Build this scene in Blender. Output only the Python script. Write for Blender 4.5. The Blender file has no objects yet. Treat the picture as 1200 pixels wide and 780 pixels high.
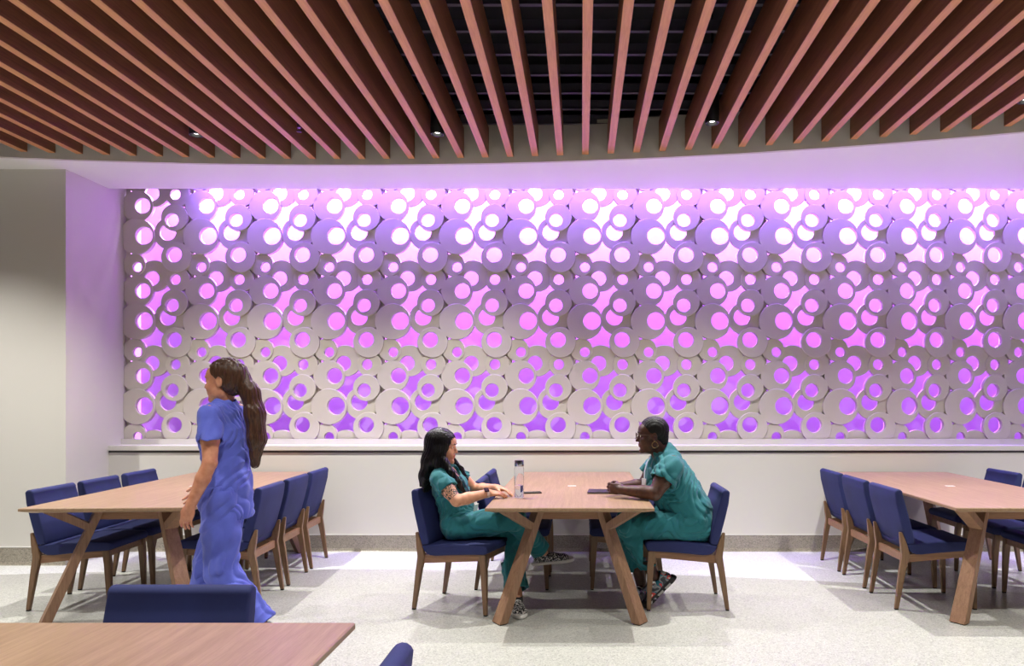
import bpy, bmesh, math, random
import numpy as np
from mathutils import Vector, Matrix, noise as mnoise

random.seed(7)
S = bpy.context.scene
COL = S.collection
PI = math.pi

# ------------------------------------------------------------------ materials
def srgb(r, g, b):
    f = lambda c: (c/255/12.92) if c/255 <= .04045 else ((c/255+.055)/1.055)**2.4
    return (f(r), f(g), f(b), 1)

class NT:
    def __init__(self, name, color=(.5,.5,.5,1), rough=.5, **kw):
        self.m = bpy.data.materials.new(name); self.m.use_nodes = True
        self.t = self.m.node_tree; self.n = self.t.nodes; self.l = self.t.links
        self.b = self.n['Principled BSDF']
        self.b.inputs['Base Color'].default_value = color
        self.b.inputs['Roughness'].default_value = rough
        for k, v in kw.items():
            self.b.inputs[k.replace('_', ' ')].default_value = v
    def node(self, typ, **kw):
        x = self.n.new(typ)
        for k, v in kw.items(): setattr(x, k, v)
        return x
    def link(self, a, b): self.l.new(a, b)
    def coords(self, scale=(1,1,1), rot=(0,0,0), kind='Object'):
        tc = self.node('ShaderNodeTexCoord'); mp = self.node('ShaderNodeMapping')
        mp.inputs['Scale'].default_value = scale; mp.inputs['Rotation'].default_value = rot
        self.link(tc.outputs[kind], mp.inputs['Vector']); return mp.outputs['Vector']
    def noise(self, vec, scale=5, detail=4, rough=.5, dist=0):
        x = self.node('ShaderNodeTexNoise')
        x.inputs['Scale'].default_value = scale; x.inputs['Detail'].default_value = detail
        x.inputs['Roughness'].default_value = rough; x.inputs['Distortion'].default_value = dist
        if vec is not None: self.link(vec, x.inputs['Vector'])
        return x.outputs['Fac']
    def ramp(self, fac, stops, interp='LINEAR'):
        x = self.node('ShaderNodeValToRGB'); x.color_ramp.interpolation = interp
        e = x.color_ramp.elements
        while len(e) < len(stops): e.new(.5)
        for el, (p, c) in zip(e, stops):
            el.position = p; el.color = c if len(c) == 4 else (*c, 1)
        self.link(fac, x.inputs['Fac']); return x.outputs['Color']
    def mix(self, fac, a, b, mode='MIX'):
        x = self.node('ShaderNodeMix', data_type='RGBA', blend_type=mode)
        for s, v in ((x.inputs[0], fac), (x.inputs[6], a), (x.inputs[7], b)):
            if hasattr(v, 'is_linked') or hasattr(v, 'links'): self.link(v, s)
            else: s.default_value = v
        return x.outputs[2]
    def math(self, op, a, b=0.0, c=0.0):
        x = self.node('ShaderNodeMath', operation=op)
        for s, v in zip(x.inputs, (a, b, c)):
            if hasattr(v, 'links'): self.link(v, s)
            else: s.default_value = v
        return x.outputs[0]
    def color(self, c): self.link(c, self.b.inputs['Base Color'])
    def bump(self, h, strength=.3, dist=.002):
        x = self.node('ShaderNodeBump'); x.inputs['Strength'].default_value = strength
        x.inputs['Distance'].default_value = dist
        self.link(h, x.inputs['Height']); self.link(x.outputs['Normal'], self.b.inputs['Normal'])

def plain(name, c, rough=.5, **kw): return NT(name, c, rough, **kw).m

def paint(name, c, rough=.65):
    m = NT(name, c, rough)
    v = m.coords(); m.bump(m.noise(v, 180, 3), .08, .001)
    return m.m

def wood(name, light, dark, rough=.42, axis='Y', scale=1.0, coat=0.0):
    m = NT(name, light, rough)
    k = {'X': (.9, 22, 22), 'Y': (22, .9, 22), 'Z': (22, 22, .9)}[axis]
    v = m.coords(tuple(q*scale for q in k))
    a = m.noise(v, 2.2, 6, .62, .4)
    v2 = m.coords(tuple(q*scale*5 for q in k))
    f = m.noise(v2, 3, 3, .6)
    c = m.ramp(a, [(.3, dark), (.5, tuple((x+y)/2 for x, y in zip(light, dark))), (.68, light)])
    c2 = m.mix(.35, c, m.ramp(f, [(.35, dark), (.6, light)]))
    m.color(c2); m.bump(f, .12, .0006)
    if coat: m.b.inputs['Coat Weight'].default_value = coat; m.b.inputs['Coat Roughness'].default_value = .22
    return m.m

def fabric(name, c, c2, scale=700, rough=.85, sheen=.2):
    m = NT(name, c, rough)
    v = m.coords()
    f = m.noise(v, scale, 2); g = m.noise(v, 6, 4)
    m.color(m.mix(.5, m.ramp(f, [(.3, c2), (.7, c)]), m.ramp(g, [(.3, c2), (.75, c)])))
    m.bump(f, .25, .0008)
    m.b.inputs['Sheen Weight'].default_value = sheen
    m.b.inputs['Sheen Roughness'].default_value = .5
    return m.m

def lin(r, g, b): return (r, g, b, 1)

M = {}
M['wall'] = paint('wall_paint', srgb(214, 210, 203), .6)
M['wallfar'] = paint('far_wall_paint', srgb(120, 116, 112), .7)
M['soffit'] = paint('soffit_paint', srgb(242, 241, 240), .7)
M['fascia'] = paint('fascia_paint', srgb(208, 204, 196), .7)
M['glowwall'] = paint('niche_paint', srgb(170, 166, 176), .6)
M['black'] = paint('ceiling_black', srgb(38, 38, 44), .8)
M['railblack'] = plain('rail_black', srgb(88, 84, 100), .6)
M['disc'] = paint('disc_white', srgb(205, 198, 188), .5)
M['metalblack'] = plain('fixture_black', srgb(22, 22, 26), .45)
M['table'] = wood('table_veneer', srgb(168, 138, 108), srgb(136, 108, 81), .42, 'Y', 1.0, .08)
M['leg'] = wood('leg_walnut', srgb(164, 128, 100), srgb(124, 90, 68), .45, 'Z', 1.0)
M['chairwood'] = wood('chair_walnut', srgb(150, 116, 86), srgb(108, 80, 57), .42, 'Z', 1.0)
M['railwood'] = wood('rail_walnut', srgb(160, 118, 86), srgb(116, 80, 56), .42, 'X', 1.0)
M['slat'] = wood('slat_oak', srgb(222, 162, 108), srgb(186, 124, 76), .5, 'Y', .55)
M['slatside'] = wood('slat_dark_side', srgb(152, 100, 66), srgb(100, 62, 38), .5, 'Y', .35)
M['navy'] = fabric('navy_fabric', srgb(42, 52, 110), srgb(29, 36, 84), 900, .8, .0)
M['glide'] = plain('black_glide', srgb(18, 16, 15), .6)
M['white'] = plain('white_plastic', srgb(232, 230, 228), .35)
M['darkgap'] = plain('painted_gap_shade', srgb(70, 66, 64), .7)

def terrazzo(name, base_a, base_b=None, curve=None):
    m = NT(name, base_a, .3)
    v = m.coords()
    def chips(base, d):
        vo = m.node('ShaderNodeTexVoronoi'); vo.inputs['Scale'].default_value = 140
        m.link(v, vo.inputs['Vector'])
        sep = m.node('ShaderNodeSeparateColor'); m.link(vo.outputs['Color'], sep.inputs[0])
        dark = tuple(x*d for x in base[:3])+(1,); light = tuple(min(1, x*1.28) for x in base[:3])+(1,)
        mid = tuple(x*.86 for x in base[:3])+(1,)
        c = m.ramp(sep.outputs[0], [(0, dark), (.13, mid), (.35, base), (.8, light)], 'CONSTANT')
        n2 = m.noise(v, 260, 2)
        return m.mix(.35, c, m.ramp(n2, [(.38, dark), (.5, base), (.66, light)]))
    c = chips(base_a, .5)
    if base_b:
        c2 = chips(base_b, .62)
        sp = m.node('ShaderNodeSeparateXYZ'); m.link(v, sp.inputs[0])
        dx = m.math('SUBTRACT', sp.outputs[0], curve[0]); dy = m.math('SUBTRACT', sp.outputs[1], curve[1])
        r2 = m.math('ADD', m.math('MULTIPLY', dx, dx), m.math('MULTIPLY', dy, dy))
        mask = m.math('GREATER_THAN', m.math('SQRT', r2), curve[2])
        c = m.mix(mask, c, c2)
    big = m.noise(v, 1.3, 3)
    c = m.mix(.5, c, m.ramp(big, [(.3, (.86,.86,.85,1)), (.7, (1,1,1,1))]), 'MULTIPLY')
    m.color(c)
    return m.m
M['floor'] = terrazzo('terrazzo_floor', srgb(184, 184, 177), srgb(220, 221, 220), (-2.0, -12.5, 18.66))
M['base'] = terrazzo('terrazzo_base', srgb(158, 150, 136))

# ------------------------------------------------------------------ mesh helpers
def new_obj(name, verts, faces, mat, parent=None, smooth=False, loc=None, mats=None, fmat=None):
    me = bpy.data.meshes.new(name)
    me.from_pydata([tuple(v) for v in verts], [], [tuple(f) for f in faces])
    for mm in (mats or [mat]): me.materials.append(mm)
    if fmat is not None:
        me.polygons.foreach_set('material_index', fmat)
    if smooth:
        me.polygons.foreach_set('use_smooth', [True]*len(me.polygons))
    me.update()
    o = bpy.data.objects.new(name, me); COL.objects.link(o)
    if parent: o.parent = parent
    if loc: o.location = loc
    return o

def bm_obj(name, bm, mat, parent=None, smooth=False, loc=None, bevel=0, autosmooth=None):
    bmesh.ops.recalc_face_normals(bm, faces=bm.faces)
    if bevel:
        bmesh.ops.bevel(bm, geom=list(bm.edges)+list(bm.verts), offset=bevel, segments=2, affect='EDGES', clamp_overlap=True)
    me = bpy.data.meshes.new(name); bm.to_mesh(me); bm.free()
    me.materials.append(mat)
    if smooth: me.polygons.foreach_set('use_smooth', [True]*len(me.polygons))
    if autosmooth: me.set_sharp_from_angle(angle=autosmooth)
    o = bpy.data.objects.new(name, me); COL.objects.link(o)
    if parent: o.parent = parent
    if loc: o.location = loc
    return o

def box_bm(bm, x0, x1, y0, y1, z0, z1):
    vs = [bm.verts.new((x, y, z)) for z in (z0, z1) for x, y in ((x0,y0),(x1,y0),(x1,y1),(x0,y1))]
    for f in ((3,2,1,0),(4,5,6,7),(0,1,5,4),(1,2,6,5),(2,3,7,6),(3,0,4,7)):
        bm.faces.new([vs[i] for i in f])

def box(name, x0, x1, y0, y1, z0, z1, mat, parent=None, bevel=0, loc=None):
    bm = bmesh.new(); box_bm(bm, x0, x1, y0, y1, z0, z1)
    return bm_obj(name, bm, mat, parent, bevel=bevel, loc=loc)

def cyl_bm(bm, p0, p1, r0, r1=None, seg=24, caps=True):
    r1 = r0 if r1 is None else r1
    p0 = Vector(p0); p1 = Vector(p1); d = (p1-p0).normalized()
    u = d.orthogonal().normalized(); w = d.cross(u)
    a = []; b = []
    for i in range(seg):
        t = 2*PI*i/seg; q = u*math.cos(t)+w*math.sin(t)
        a.append(bm.verts.new(p0+q*r0)); b.append(bm.verts.new(p1+q*r1))
    for i in range(seg):
        j = (i+1) % seg; bm.faces.new((a[i], a[j], b[j], b[i]))
    if caps: bm.faces.new(a[::-1]); bm.faces.new(b)

def empty(name, loc=(0,0,0), rz=0.0):
    o = bpy.data.objects.new(name, None); COL.objects.link(o)
    o.location = loc; o.rotation_euler = (0, 0, rz); o.empty_display_size = .1
    return o

def tag(o, label=None, cat=None, group=None, kind=None):
    if label: o['label'] = label
    if cat: o['category'] = cat
    if group: o['group'] = group
    if kind: o['kind'] = kind
    return o
def structure(o): o['kind'] = 'structure'; return o

def kids(o): return list(CH.get(o.name, []))
CH = {}
def register(o):
    """remember the children of a finished thing so it can be copied"""
    for c in COL.objects:
        if c.parent is o:
            CH.setdefault(o.name, []).append(c)
            for d in COL.objects:
                if d.parent is c: CH.setdefault(c.name, []).append(d)
def copy_tree(o, parent=None):
    c = o.copy(); COL.objects.link(c)
    if parent: c.parent = parent
    for ch in CH.get(o.name, []): copy_tree(ch, c)
    return c
# ------------------------------------------------------------------ the room
XL, XR, YB, ZC = -6.6, 6.4, -4.2, 4.30
WB, WA, PC, GW = 6.90, 6.32, 7.11, 7.40      # knee wall, left wall, disc screen, glowing wall
NX = -4.438                                   # left return of the niche
SZ = 3.405                                    # underside of soffit
CC = (-2.0, -12.5, 18.7)                      # circle of the soffit edge
def edge_y(x, r=CC[2]): return CC[1] + math.sqrt(r*r - (x-CC[0])**2)

structure(box('floor', XL, XR, YB, 7.6, -.1, 0, M['floor']))
structure(box('ceiling', XL, XR, YB, 7.6, ZC, ZC+.1, M['black']))
structure(box('wall_left', XL, NX, WA, 7.6, 0, ZC, M['wall']))
structure(box('wall_side_left', XL-.1, XL, YB, 7.6, -.1, ZC, M['wallfar']))
structure(box('wall_side_right', XR, XR+.1, YB, 7.6, -.1, ZC, M['wallfar']))
structure(box('wall_front', XL, XR, YB-.1, YB, -.1, ZC, M['wallfar']))
structure(box('wall_niche', NX, XR, GW, 7.6, 0, ZC, M['glowwall']))
structure(box('wall_back', NX, XR, WB, 7.04, 0, .925, M['wall']))
# shelf on the knee wall, a strip coloured dark as the gap's shade, and the upstand below the screen
structure(box('trim_1', NX+.0, XR, WB-.022, 7.10, 0.945, .99, M['wall'], bevel=.003))
structure(box('trim_2', NX, XR, WB-.004, 7.04, .925, .945, M['darkgap']))
structure(box('trim_3', NX, XR, 7.075, 7.10, .99, 1.043, M['wall']))
# terrazzo baseboards with a thin bead
def baseboard(name, x0, x1, y, ret=None):
    bm = bmesh.new()
    prof = [(0, 0), (-.030, 0), (-.022, .008), (-.014, .03), (-.012, .15), (0, .152)]
    a = [bm.verts.new((x0, y+p, z)) for p, z in prof]; b = [bm.verts.new((x1, y+p, z)) for p, z in prof]
    for i in range(len(prof)):
        j = (i+1) % len(prof); bm.faces.new((a[i], b[i], b[j], a[j]))
    bm.faces.new(a[::-1]); bm.faces.new(b)
    structure(bm_obj(name, bm, M['base']))
baseboard('baseboard_back', NX+.012, XR, WB)
baseboard('baseboard_left', XL, NX+.012, WA)
structure(box('baseboard_return', NX, NX+.012, WA, WB, 0, .152, M['base']))
structure(box('trim_4', NX, XR, WB-.013, WB, .152, .157, M['white']))
structure(box('trim_5', XL, NX+.012, WA-.013, WA, .152, .157, M['white']))

# soffit slab with a curved front edge, fascia standing on that edge
def soffit():
    xs = [XL + (XR-XL)*i/64 for i in range(65)]
    vs = []; fs = []
    for x in xs:
        y = edge_y(x)
        yb = WB
        vs += [(x, y, SZ), (x, yb, SZ), (x, yb, SZ+.03), (x, y, SZ+.03)]
    for i in range(64):
        a = 4*i; b = a+4
        for k in range(4):
            l = (k+1) % 4; fs.append((a+k, b+k, b+l, a+l))
    fs += [(3,2,1,0), (256, 257, 258, 259)]
    return structure(new_obj('trim_6', vs, fs, M['soffit']))
soffit()
def fascia():
    vs = []; fs = []
    n = 64
    for i in range(n+1):
        x = XL + (XR-XL)*i/n
        y = edge_y(x); 
        vs += [(x, y-.004, SZ-.001), (x, y+.03, SZ-.001), (x, y+.03, 3.74), (x, y-.004, 3.74)]
    for i in range(n):
        a = 4*i; b = a+4
        for k in range(4):
            l = (k+1) % 4; fs.append((a+k, b+k, b+l, a+l))
    fs += [(3,2,1,0), (4*n, 4*n+1, 4*n+2, 4*n+3)]
    structure(new_obj('trim_7', vs, fs, M['fascia'], smooth=False))
fascia()
# cove above the soffit: back upstand and lid
structure(box('trim_8', NX, XR, WB-.02, WB, SZ+.03, 4.0, M['glowwall']))
structure(box('trim_9', NX, XR, WB, GW, 3.98, 4.0, M['glowwall']))

structure(box('light_baffle', NX, XR, 7.10, 7.20, 3.60, 3.98, M['glowwall']))  # unseen plate added to stop the rear strip's light spilling over the screen
# ------------------------------------------------------------------ slats
PITCH, SW, SH, SB = .209, .054, .25, 3.451
X0 = .035
ordn = ['', 'first', 'second', 'third', 'fourth', 'fifth', 'sixth', 'seventh', 'eighth', 'ninth', 'tenth', 'eleventh', 'twelfth',
        'thirteenth', 'fourteenth', 'fifteenth', 'sixteenth', 'seventeenth', 'eighteenth', 'nineteenth', 'twentieth',
        'twenty-first', 'twenty-second', 'twenty-third', 'twenty-fourth', 'twenty-fifth']
for k in range(-24, 18):
    x = X0 + PITCH*k
    y1 = min(edge_y(x-SW/2), edge_y(x+SW/2)) - .006
    y0 = 0.9
    bm = bmesh.new(); box_bm(bm, -SW/2, SW/2, 0, y1-y0, 0, SH)
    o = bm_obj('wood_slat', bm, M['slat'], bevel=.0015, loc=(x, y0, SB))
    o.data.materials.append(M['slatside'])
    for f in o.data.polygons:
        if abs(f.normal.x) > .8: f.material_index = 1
    if k == 0: lb = 'oak ceiling slat running straight up the picture, the one seen end on'
    elif k < 0: lb = f'oak ceiling slat, {ordn[-k]} to the left of the upright one'
    else: lb = f'oak ceiling slat, {ordn[k]} to the right of the upright one'
    tag(o, lb, 'ceiling slat', 'oak slats across the ceiling')
# black carrier rails crossing on top of the slats
names = ['nearest the curved bulkhead'] + [f'{ordn[i]} out from the curved bulkhead' for i in range(2, 12)]
for i in range(9):
    y = 6.078 - .305*i - .0
    bm = bmesh.new()
    # tee section
    w, t, h = .030, .004, .075
    box_bm(bm, XL+.02, XR-.02, -w/2, w/2, 0, t); box_bm(bm, XL+.02, XR-.02, -t, t, t, h)
    if i == 0:
        bm.free(); bm = bmesh.new()
        box_bm(bm, -4.4, .3, -w/2, w/2, 0, t); box_bm(bm, -4.4, .3, -t, t, t, h)
    o = bm_obj('ceiling_rail', bm, M['railblack'], loc=(0, y, SB+SH))
    tag(o, f'black metal ceiling rail across the slats, {names[i]}', 'ceiling rail', 'black rails above the slats')

# ------------------------------------------------------------------ ceiling fixtures
lens_m = NT('lamp_lens', (1,1,1,1), .3); lens_m.b.inputs['Emission Color'].default_value = (1, .96, .9, 1)
lens_m.b.inputs['Emission Strength'].default_value = 9.0
def downlight(x, y, label):
    r = empty('downlight', (x, y, 3.475))
    tag(r, label, 'ceiling light', 'black cylinder downlights between the slats')
    bm = bmesh.new(); seg = 32
    prof = [(.0, .24), (.050, .24), (.052, .235), (.052, .003), (.050, 0), (.044, 0), (.040, .03), (0, .034)]
    rings = []
    for rr, z in prof:
        if rr == 0: rings.append([bm.verts.new((0, 0, z))])
        else: rings.append([bm.verts.new((rr*math.cos(2*PI*i/seg), rr*math.sin(2*PI*i/seg), z)) for i in range(seg)])
    for a, b in zip(rings, rings[1:]):
        for i in range(seg):
            j = (i+1) % seg
            if len(a) == 1: bm.faces.new((a[0], b[i], b[j]))
            elif len(b) == 1: bm.faces.new((a[i], a[j], b[0]))
            else: bm.faces.new((a[i], a[j], b[j], b[i]))
    bm_obj('housing', bm, M['metalblack'], r, smooth=True, autosmooth=.6)
    bm = bmesh.new(); cyl_bm(bm, (0,0,.018), (0,0,.028), .022, seg=20); bm_obj('lens', bm, lens_m.m, r)
    bm = bmesh.new(); cyl_bm(bm, (0,0,.24), (0,0,ZC-3.475-.001), .008, seg=10); bm_obj('stem', bm, M['metalblack'], r)
DL = [(-2.995, 5.71), (-1.115, 5.69), (.975, 5.46), (3.066, 5.06)]
downlight(*DL[0], 'black downlight glowing between slats above the left table')
downlight(*DL[1], 'black downlight between slats above the seated person with long hair')
downlight(*DL[2], 'black downlight between slats above the seated person with glasses')
downlight(*DL[3], 'black downlight between slats above the right table')

# sprinkler
r = empty('sprinkler', (-2.16, 5.62, 3.47))
tag(r, 'small dark sprinkler head between slats near the left end', 'sprinkler')
bm = bmesh.new(); cyl_bm(bm, (0,0,.06), (0,0,ZC-3.47-.001), .012, seg=12); bm_obj('pipe', bm, M['metalblack'], r)
bm = bmesh.new(); cyl_bm(bm, (0,0,.03), (0,0,.065), .016, .02, seg=12)
for s in (-1, 1): cyl_bm(bm, (s*.013, 0, .035), (s*.004, 0, .004), .003, seg=8)
bm_obj('body', bm, plain('steel', srgb(150,150,155), .3, Metallic=1.0), r)
bm = bmesh.new(); cyl_bm(bm, (0,0,.0), (0,0,.003), .018, seg=16); bm_obj('deflector', bm, M['metalblack'], r)

def slot(x, yend, z, label, spot):
    r = empty('slot_diffuser', (x, yend, z))
    tag(r, label, 'air diffuser', 'black slot diffusers between the slats')
    bm = bmesh.new()
    L = 2.2
    for a, b in ((-.058, -.044), (-.006, .006), (.044, .058)): box_bm(bm, a, b, -L, 0, 0, .05)
    box_bm(bm, -.058, .058, -.012, 0, 0, .05); box_bm(bm, -.058, .058, -L, -L+.012, 0, .05)
    bm_obj('frame', bm, plain('diffuser_frame', srgb(70, 68, 84), .5), r)
    bm = bmesh.new(); box_bm(bm, -.056, .056, -L+.01, -.01, .05, .12); bm_obj('plenum', bm, M['metalblack'], r)
    if spot:
        bm = bmesh.new(); cyl_bm(bm, (0,-.98,.0), (0,-.98,.045), .017, .02, seg=16); bm_obj('spot_head', bm, M['white'], r)  # small spot lamp head inside the slot
slot(-1.93, 4.94, 3.70, 'black linear slot diffuser between slats left of centre', True)
slot(2.23, 4.80, 3.70, 'black linear slot diffuser between slats at right', False)

# ------------------------------------------------------------------ disc screen
U = 1/121.0/7.09
TX, TZ = 75.07/121, 99.8/121
KINDS = {  # cx, cy, r, hole x, hole y, hole r, layer
 'A': (176, 184, 131, 222, 180, 64, 1), 'B': (177, 437, 149, 238, 431, 73, 0),
 'C': (490, 280, 111, 470, 301, 56, 0), 'D': (447, 410, 137, 425, 398, 69, 2),
 'E': (507, 611, 127, 488, 588, 64, 0), 'F': (150, 672, 94, 178, 690, 40, 1),
 'G': (312, 763, 131, 294, 783, 61, 2), 'H': (513, 87, 102, 493, 86, 43, 1)}
def disc_mesh(kind, clip=None):
    cx, cy, r, hx, hy, hr, ly = KINDS[kind]
    yf, yb = ly*.011, .049
    R = r*U; HR = hr*U; ox = (hx-cx)*U; oz = -(hy-cy)*U
    n = 56; bm = bmesh.new(); bv = .004
    rings = []
    def ring(rad, x, z, y):
        rings.append([bm.verts.new((x+rad*math.cos(2*PI*i/n), y, z+rad*math.sin(2*PI*i/n))) for i in range(n)])
    ring(R, 0, 0, yb); ring(R, 0, 0, yf+bv); ring(R-bv*.3, 0, 0, yf+bv*.3); ring(R-bv, 0, 0, yf)
    ring(HR+bv, ox, oz, yf); ring(HR+bv*.3, ox, oz, yf+bv*.3); ring(HR, ox, oz, yf+bv); ring(HR, ox, oz, yb)
    for a, b in zip(rings, rings[1:]+rings[:1]):
        for i in range(n):
            j = (i+1) % n; bm.faces.new((a[i], a[j], b[j], b[i]))
    if clip is not None:
        bmesh.ops.bisect_plane(bm, geom=list(bm.verts)+list(bm.edges)+list(bm.faces), plane_co=(clip, 0, 0), plane_no=(-1,0,0), clear_outer=True)
        bmesh.ops.holes_fill(bm, edges=[e for e in bm.edges if e.is_boundary])
    bmesh.ops.recalc_face_normals(bm, faces=bm.faces)
    me = bpy.data.meshes.new('disc'); bm.to_mesh(me); bm.free()
    me.materials.append(M['disc'])
    me.polygons.foreach_set('use_smooth', [True]*len(me.polygons)); me.set_sharp_from_angle(angle=.3)
    return me
DM = {k: disc_mesh(k) for k in KINDS}
def punch():
    """the openings of the front discs go right through the discs behind them"""
    dg = bpy.context.evaluated_depsgraph_get
    for k, (cx, cy, r, hx, hy, hr, ly) in KINDS.items():
        cuts = []
        for q, (qx, qy, qr, ax, ay, ar, al) in KINDS.items():
            if al >= ly: continue
            for di in (-1, 0, 1):
                for dj in (-1, 0, 1):
                    X = ax+di*75.07*7.09; Y = ay+dj*99.8*7.09
                    if math.hypot(X-cx, Y-cy) < r+ar-1: cuts.append(((X-cx)*U, -(Y-cy)*U, ar*U))
        if not cuts: continue
        bm = bmesh.new()
        for x, z, rr in cuts: cyl_bm(bm, (x, -.05, z), (x, .15, z), rr, seg=48)
        bmesh.ops.recalc_face_normals(bm, faces=bm.faces)
        mc = bpy.data.meshes.new('cut'); bm.to_mesh(mc); bm.free()
        oc = bpy.data.objects.new('cut', mc); od = bpy.data.objects.new('tmp', DM[k])
        COL.objects.link(oc); COL.objects.link(od)
        md = od.modifiers.new('b', 'BOOLEAN'); md.object = oc; md.operation = 'DIFFERENCE'; md.solver = 'EXACT'
        bpy.context.view_layer.update()
        me = bpy.data.meshes.new_from_object(od.evaluated_get(dg()))
        me.name = 'disc'
        me.set_sharp_from_angle(angle=.3)
        DM[k] = me
        bpy.data.objects.remove(od); bpy.data.objects.remove(oc); bpy.data.meshes.remove(mc)
punch()
def clipped(me, clip):
    bm = bmesh.new(); bm.from_mesh(me)
    bmesh.ops.bisect_plane(bm, geom=list(bm.verts)+list(bm.edges)+list(bm.faces), plane_co=(clip, 0, 0), plane_no=(-1,0,0), clear_outer=True)
    bmesh.ops.holes_fill(bm, edges=[e for e in bm.edges if e.is_boundary])
    bmesh.ops.recalc_face_normals(bm, faces=bm.faces)
    m2 = bpy.data.meshes.new('disc'); bm.to_mesh(m2); bm.free(); m2.materials.append(M['disc'])
    m2.polygons.foreach_set('use_smooth', [True]*len(m2.polygons)); m2.set_sharp_from_angle(angle=.3)
    return m2
screen = empty('disc_screen', (NX, PC, 1.0))
tag(screen, 'white wall screen of overlapping pierced discs lit purple from behind', 'wall screen')
XB = -2.653
rail_m = M['disc']
for i in range(-3, 14):
    sx = 1.0 if i < 9 else .91
    x0 = XB + TX*i if i < 9 else XB + TX*9 + TX*.91*(i-9)
    bm = bmesh.new()
    xa = max(3/121*sx + x0, NX+.001) - x0; xb = 14.5/121*sx
    box_bm(bm, xa, xb, .050, .064, -.998, 2.62)
    p = bm_obj('screen_panel', bm, rail_m, screen, loc=(x0-NX, 0, 0))
    for j in range(-1, 3):
        for k, (cx, cy, r_, hx, hy, hr, ly) in KINDS.items():
            if j == -1 and k not in 'EFG': continue
            X = cx*U*sx + x0; Z = 3.514 - cy*U - TZ*j
            me = DM[k]
            if X - r_*U < NX+.002: me = clipped(me, NX+.002-X)
            o = bpy.data.objects.new('disc', me); COL.objects.link(o); o.parent = p
            o.location = (X-x0, 0, Z-1.0); o.scale = (sx, 1, 1)
# ------------------------------------------------------------------ tables
TW, TL = 1.05, 2.31
def make_table():
    r = empty('dining_table')
    hw, hl = TW/2, TL/2
    bm = bmesh.new()
    lv = [(hw-.004, hl-.004, .75), (hw, hl, .746), (hw, hl, .731), (hw-.05, hl-.05, .716)]
    rings = [[bm.verts.new((sx*x, sy*y, z)) for sx, sy in ((-1,-1),(1,-1),(1,1),(-1,1))] for x, y, z in lv]
    bm.faces.new(rings[0]); bm.faces.new(rings[-1][::-1])
    for a, b in zip(rings, rings[1:]):
        for i in range(4): bm.faces.new((a[i], b[i], b[(i+1)%4], a[(i+1)%4]))
    bm_obj('tabletop', bm, M['table'], r)
    for sx in (-1, 1):
        for sy in (-1, 1):
            fy, ky, ty, by = (1.033, .889, .858, 1.027) if sy < 0 else (1.11, .95, .905, 1.115)
            F = Vector((.444*sx, fy*sy, 0)); K = Vector((.253*sx, ky*sy, .588)); T = Vector((.205*sx, ty*sy, .716))
            Bt = Vector((.412*sx, by*sy, .716))
            h = Vector((F.x-T.x, F.y-T.y, 0)).normalized(); w = Vector((-h.y, h.x, 0))
            def prism(bm, p, q, a0, b0, a1, b1):
                A = [bm.verts.new(p + w*s*a0 + h*t*b0) for s, t in ((-1,-1),(1,-1),(1,1),(-1,1))]
                B = [bm.verts.new(q + w*s*a1 + h*t*b1) for s, t in ((-1,-1),(1,-1),(1,1),(-1,1))]
                bm.faces.new(A[::-1]); bm.faces.new(B)
                for i in range(4): bm.faces.new((A[i], A[(i+1)%4], B[(i+1)%4], B[i]))
            bm = bmesh.new(); prism(bm, F+Vector((0,0,.006)), T, .050, .030, .040, .024)
            lg = bm_obj('leg', bm, M['leg'], r, bevel=.0015)
            bm = bmesh.new()
            hb = Vector((Bt.x-K.x, Bt.y-K.y, 0)).normalized()
            A = [bm.verts.new(K + Vector((0,0,.0)) + w*s*.042 + Vector((0,0,t*.026))) for s, t in ((-1,-1),(1,-1),(1,1),(-1,1))]
            B = [bm.verts.new(Bt + w*s*.042 + hb*t*.050) for s, t in ((-1,1),(1,1),(1,-1),(-1,-1))]
            bm.faces.new(A[::-1]); bm.faces.new(B)
            for i in range(4): bm.faces.new((A[i], A[(i+1)%4], B[(i+1)%4], B[i]))
            bm_obj('brace', bm, M['leg'], lg, bevel=.001)
            bm = bmesh.new(); prism(bm, F, F+Vector((0,0,.006)), .043, .024, .043, .024)
            bm_obj('foot_pad', bm, M['glide'], lg)
    for s in (-1, 1):
        ya = -.858 if s < 0 else .905
        box('apron', -.225, .225, ya-.018, ya+.018, .636, .716, M['railwood'], r, bevel=.001)
        box('rail', s*.19-.018, s*.19+.018, -.84, .885, .655, .716, M['metalblack'], r)
    pl = box('power_outlet', -.032, .032, -.022, .022, .750, .753, M['white'], r, bevel=.001)
    bm = bmesh.new()
    for q in (-.017, 0, .017): cyl_bm(bm, (q, 0, .753), (q, 0, .7534), .0045, seg=12)
    bm_obj('socket', bm, plain('socket_grey', srgb(150,150,150), .4), pl)
    register(r); return r
TCX, TCY = -.071, 5.693
tab = make_table()
tables = [((TCX, TCY, 0), 0, 'long walnut dining table between the two seated people'),
          ((-3.00, TCY, 0), math.radians(3.0), 'long walnut dining table at left, behind the walking person'),
          ((2.862, TCY, 0), math.radians(-.8), 'long walnut dining table at the right edge of the room'),
          ((-1.265, 2.2-TL/2, 0), 0, 'walnut dining table in the foreground, cut off by the lower left corner')]
for i, (l, a, lb) in enumerate(tables):
    o = tab if i == 0 else copy_tree(tab)
    o.location = l; o.rotation_euler = (0, 0, a)
    if i == 3: o.scale = (1.12, 1, 1)
    tag(o, lb, 'table', 'dining tables')

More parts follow.
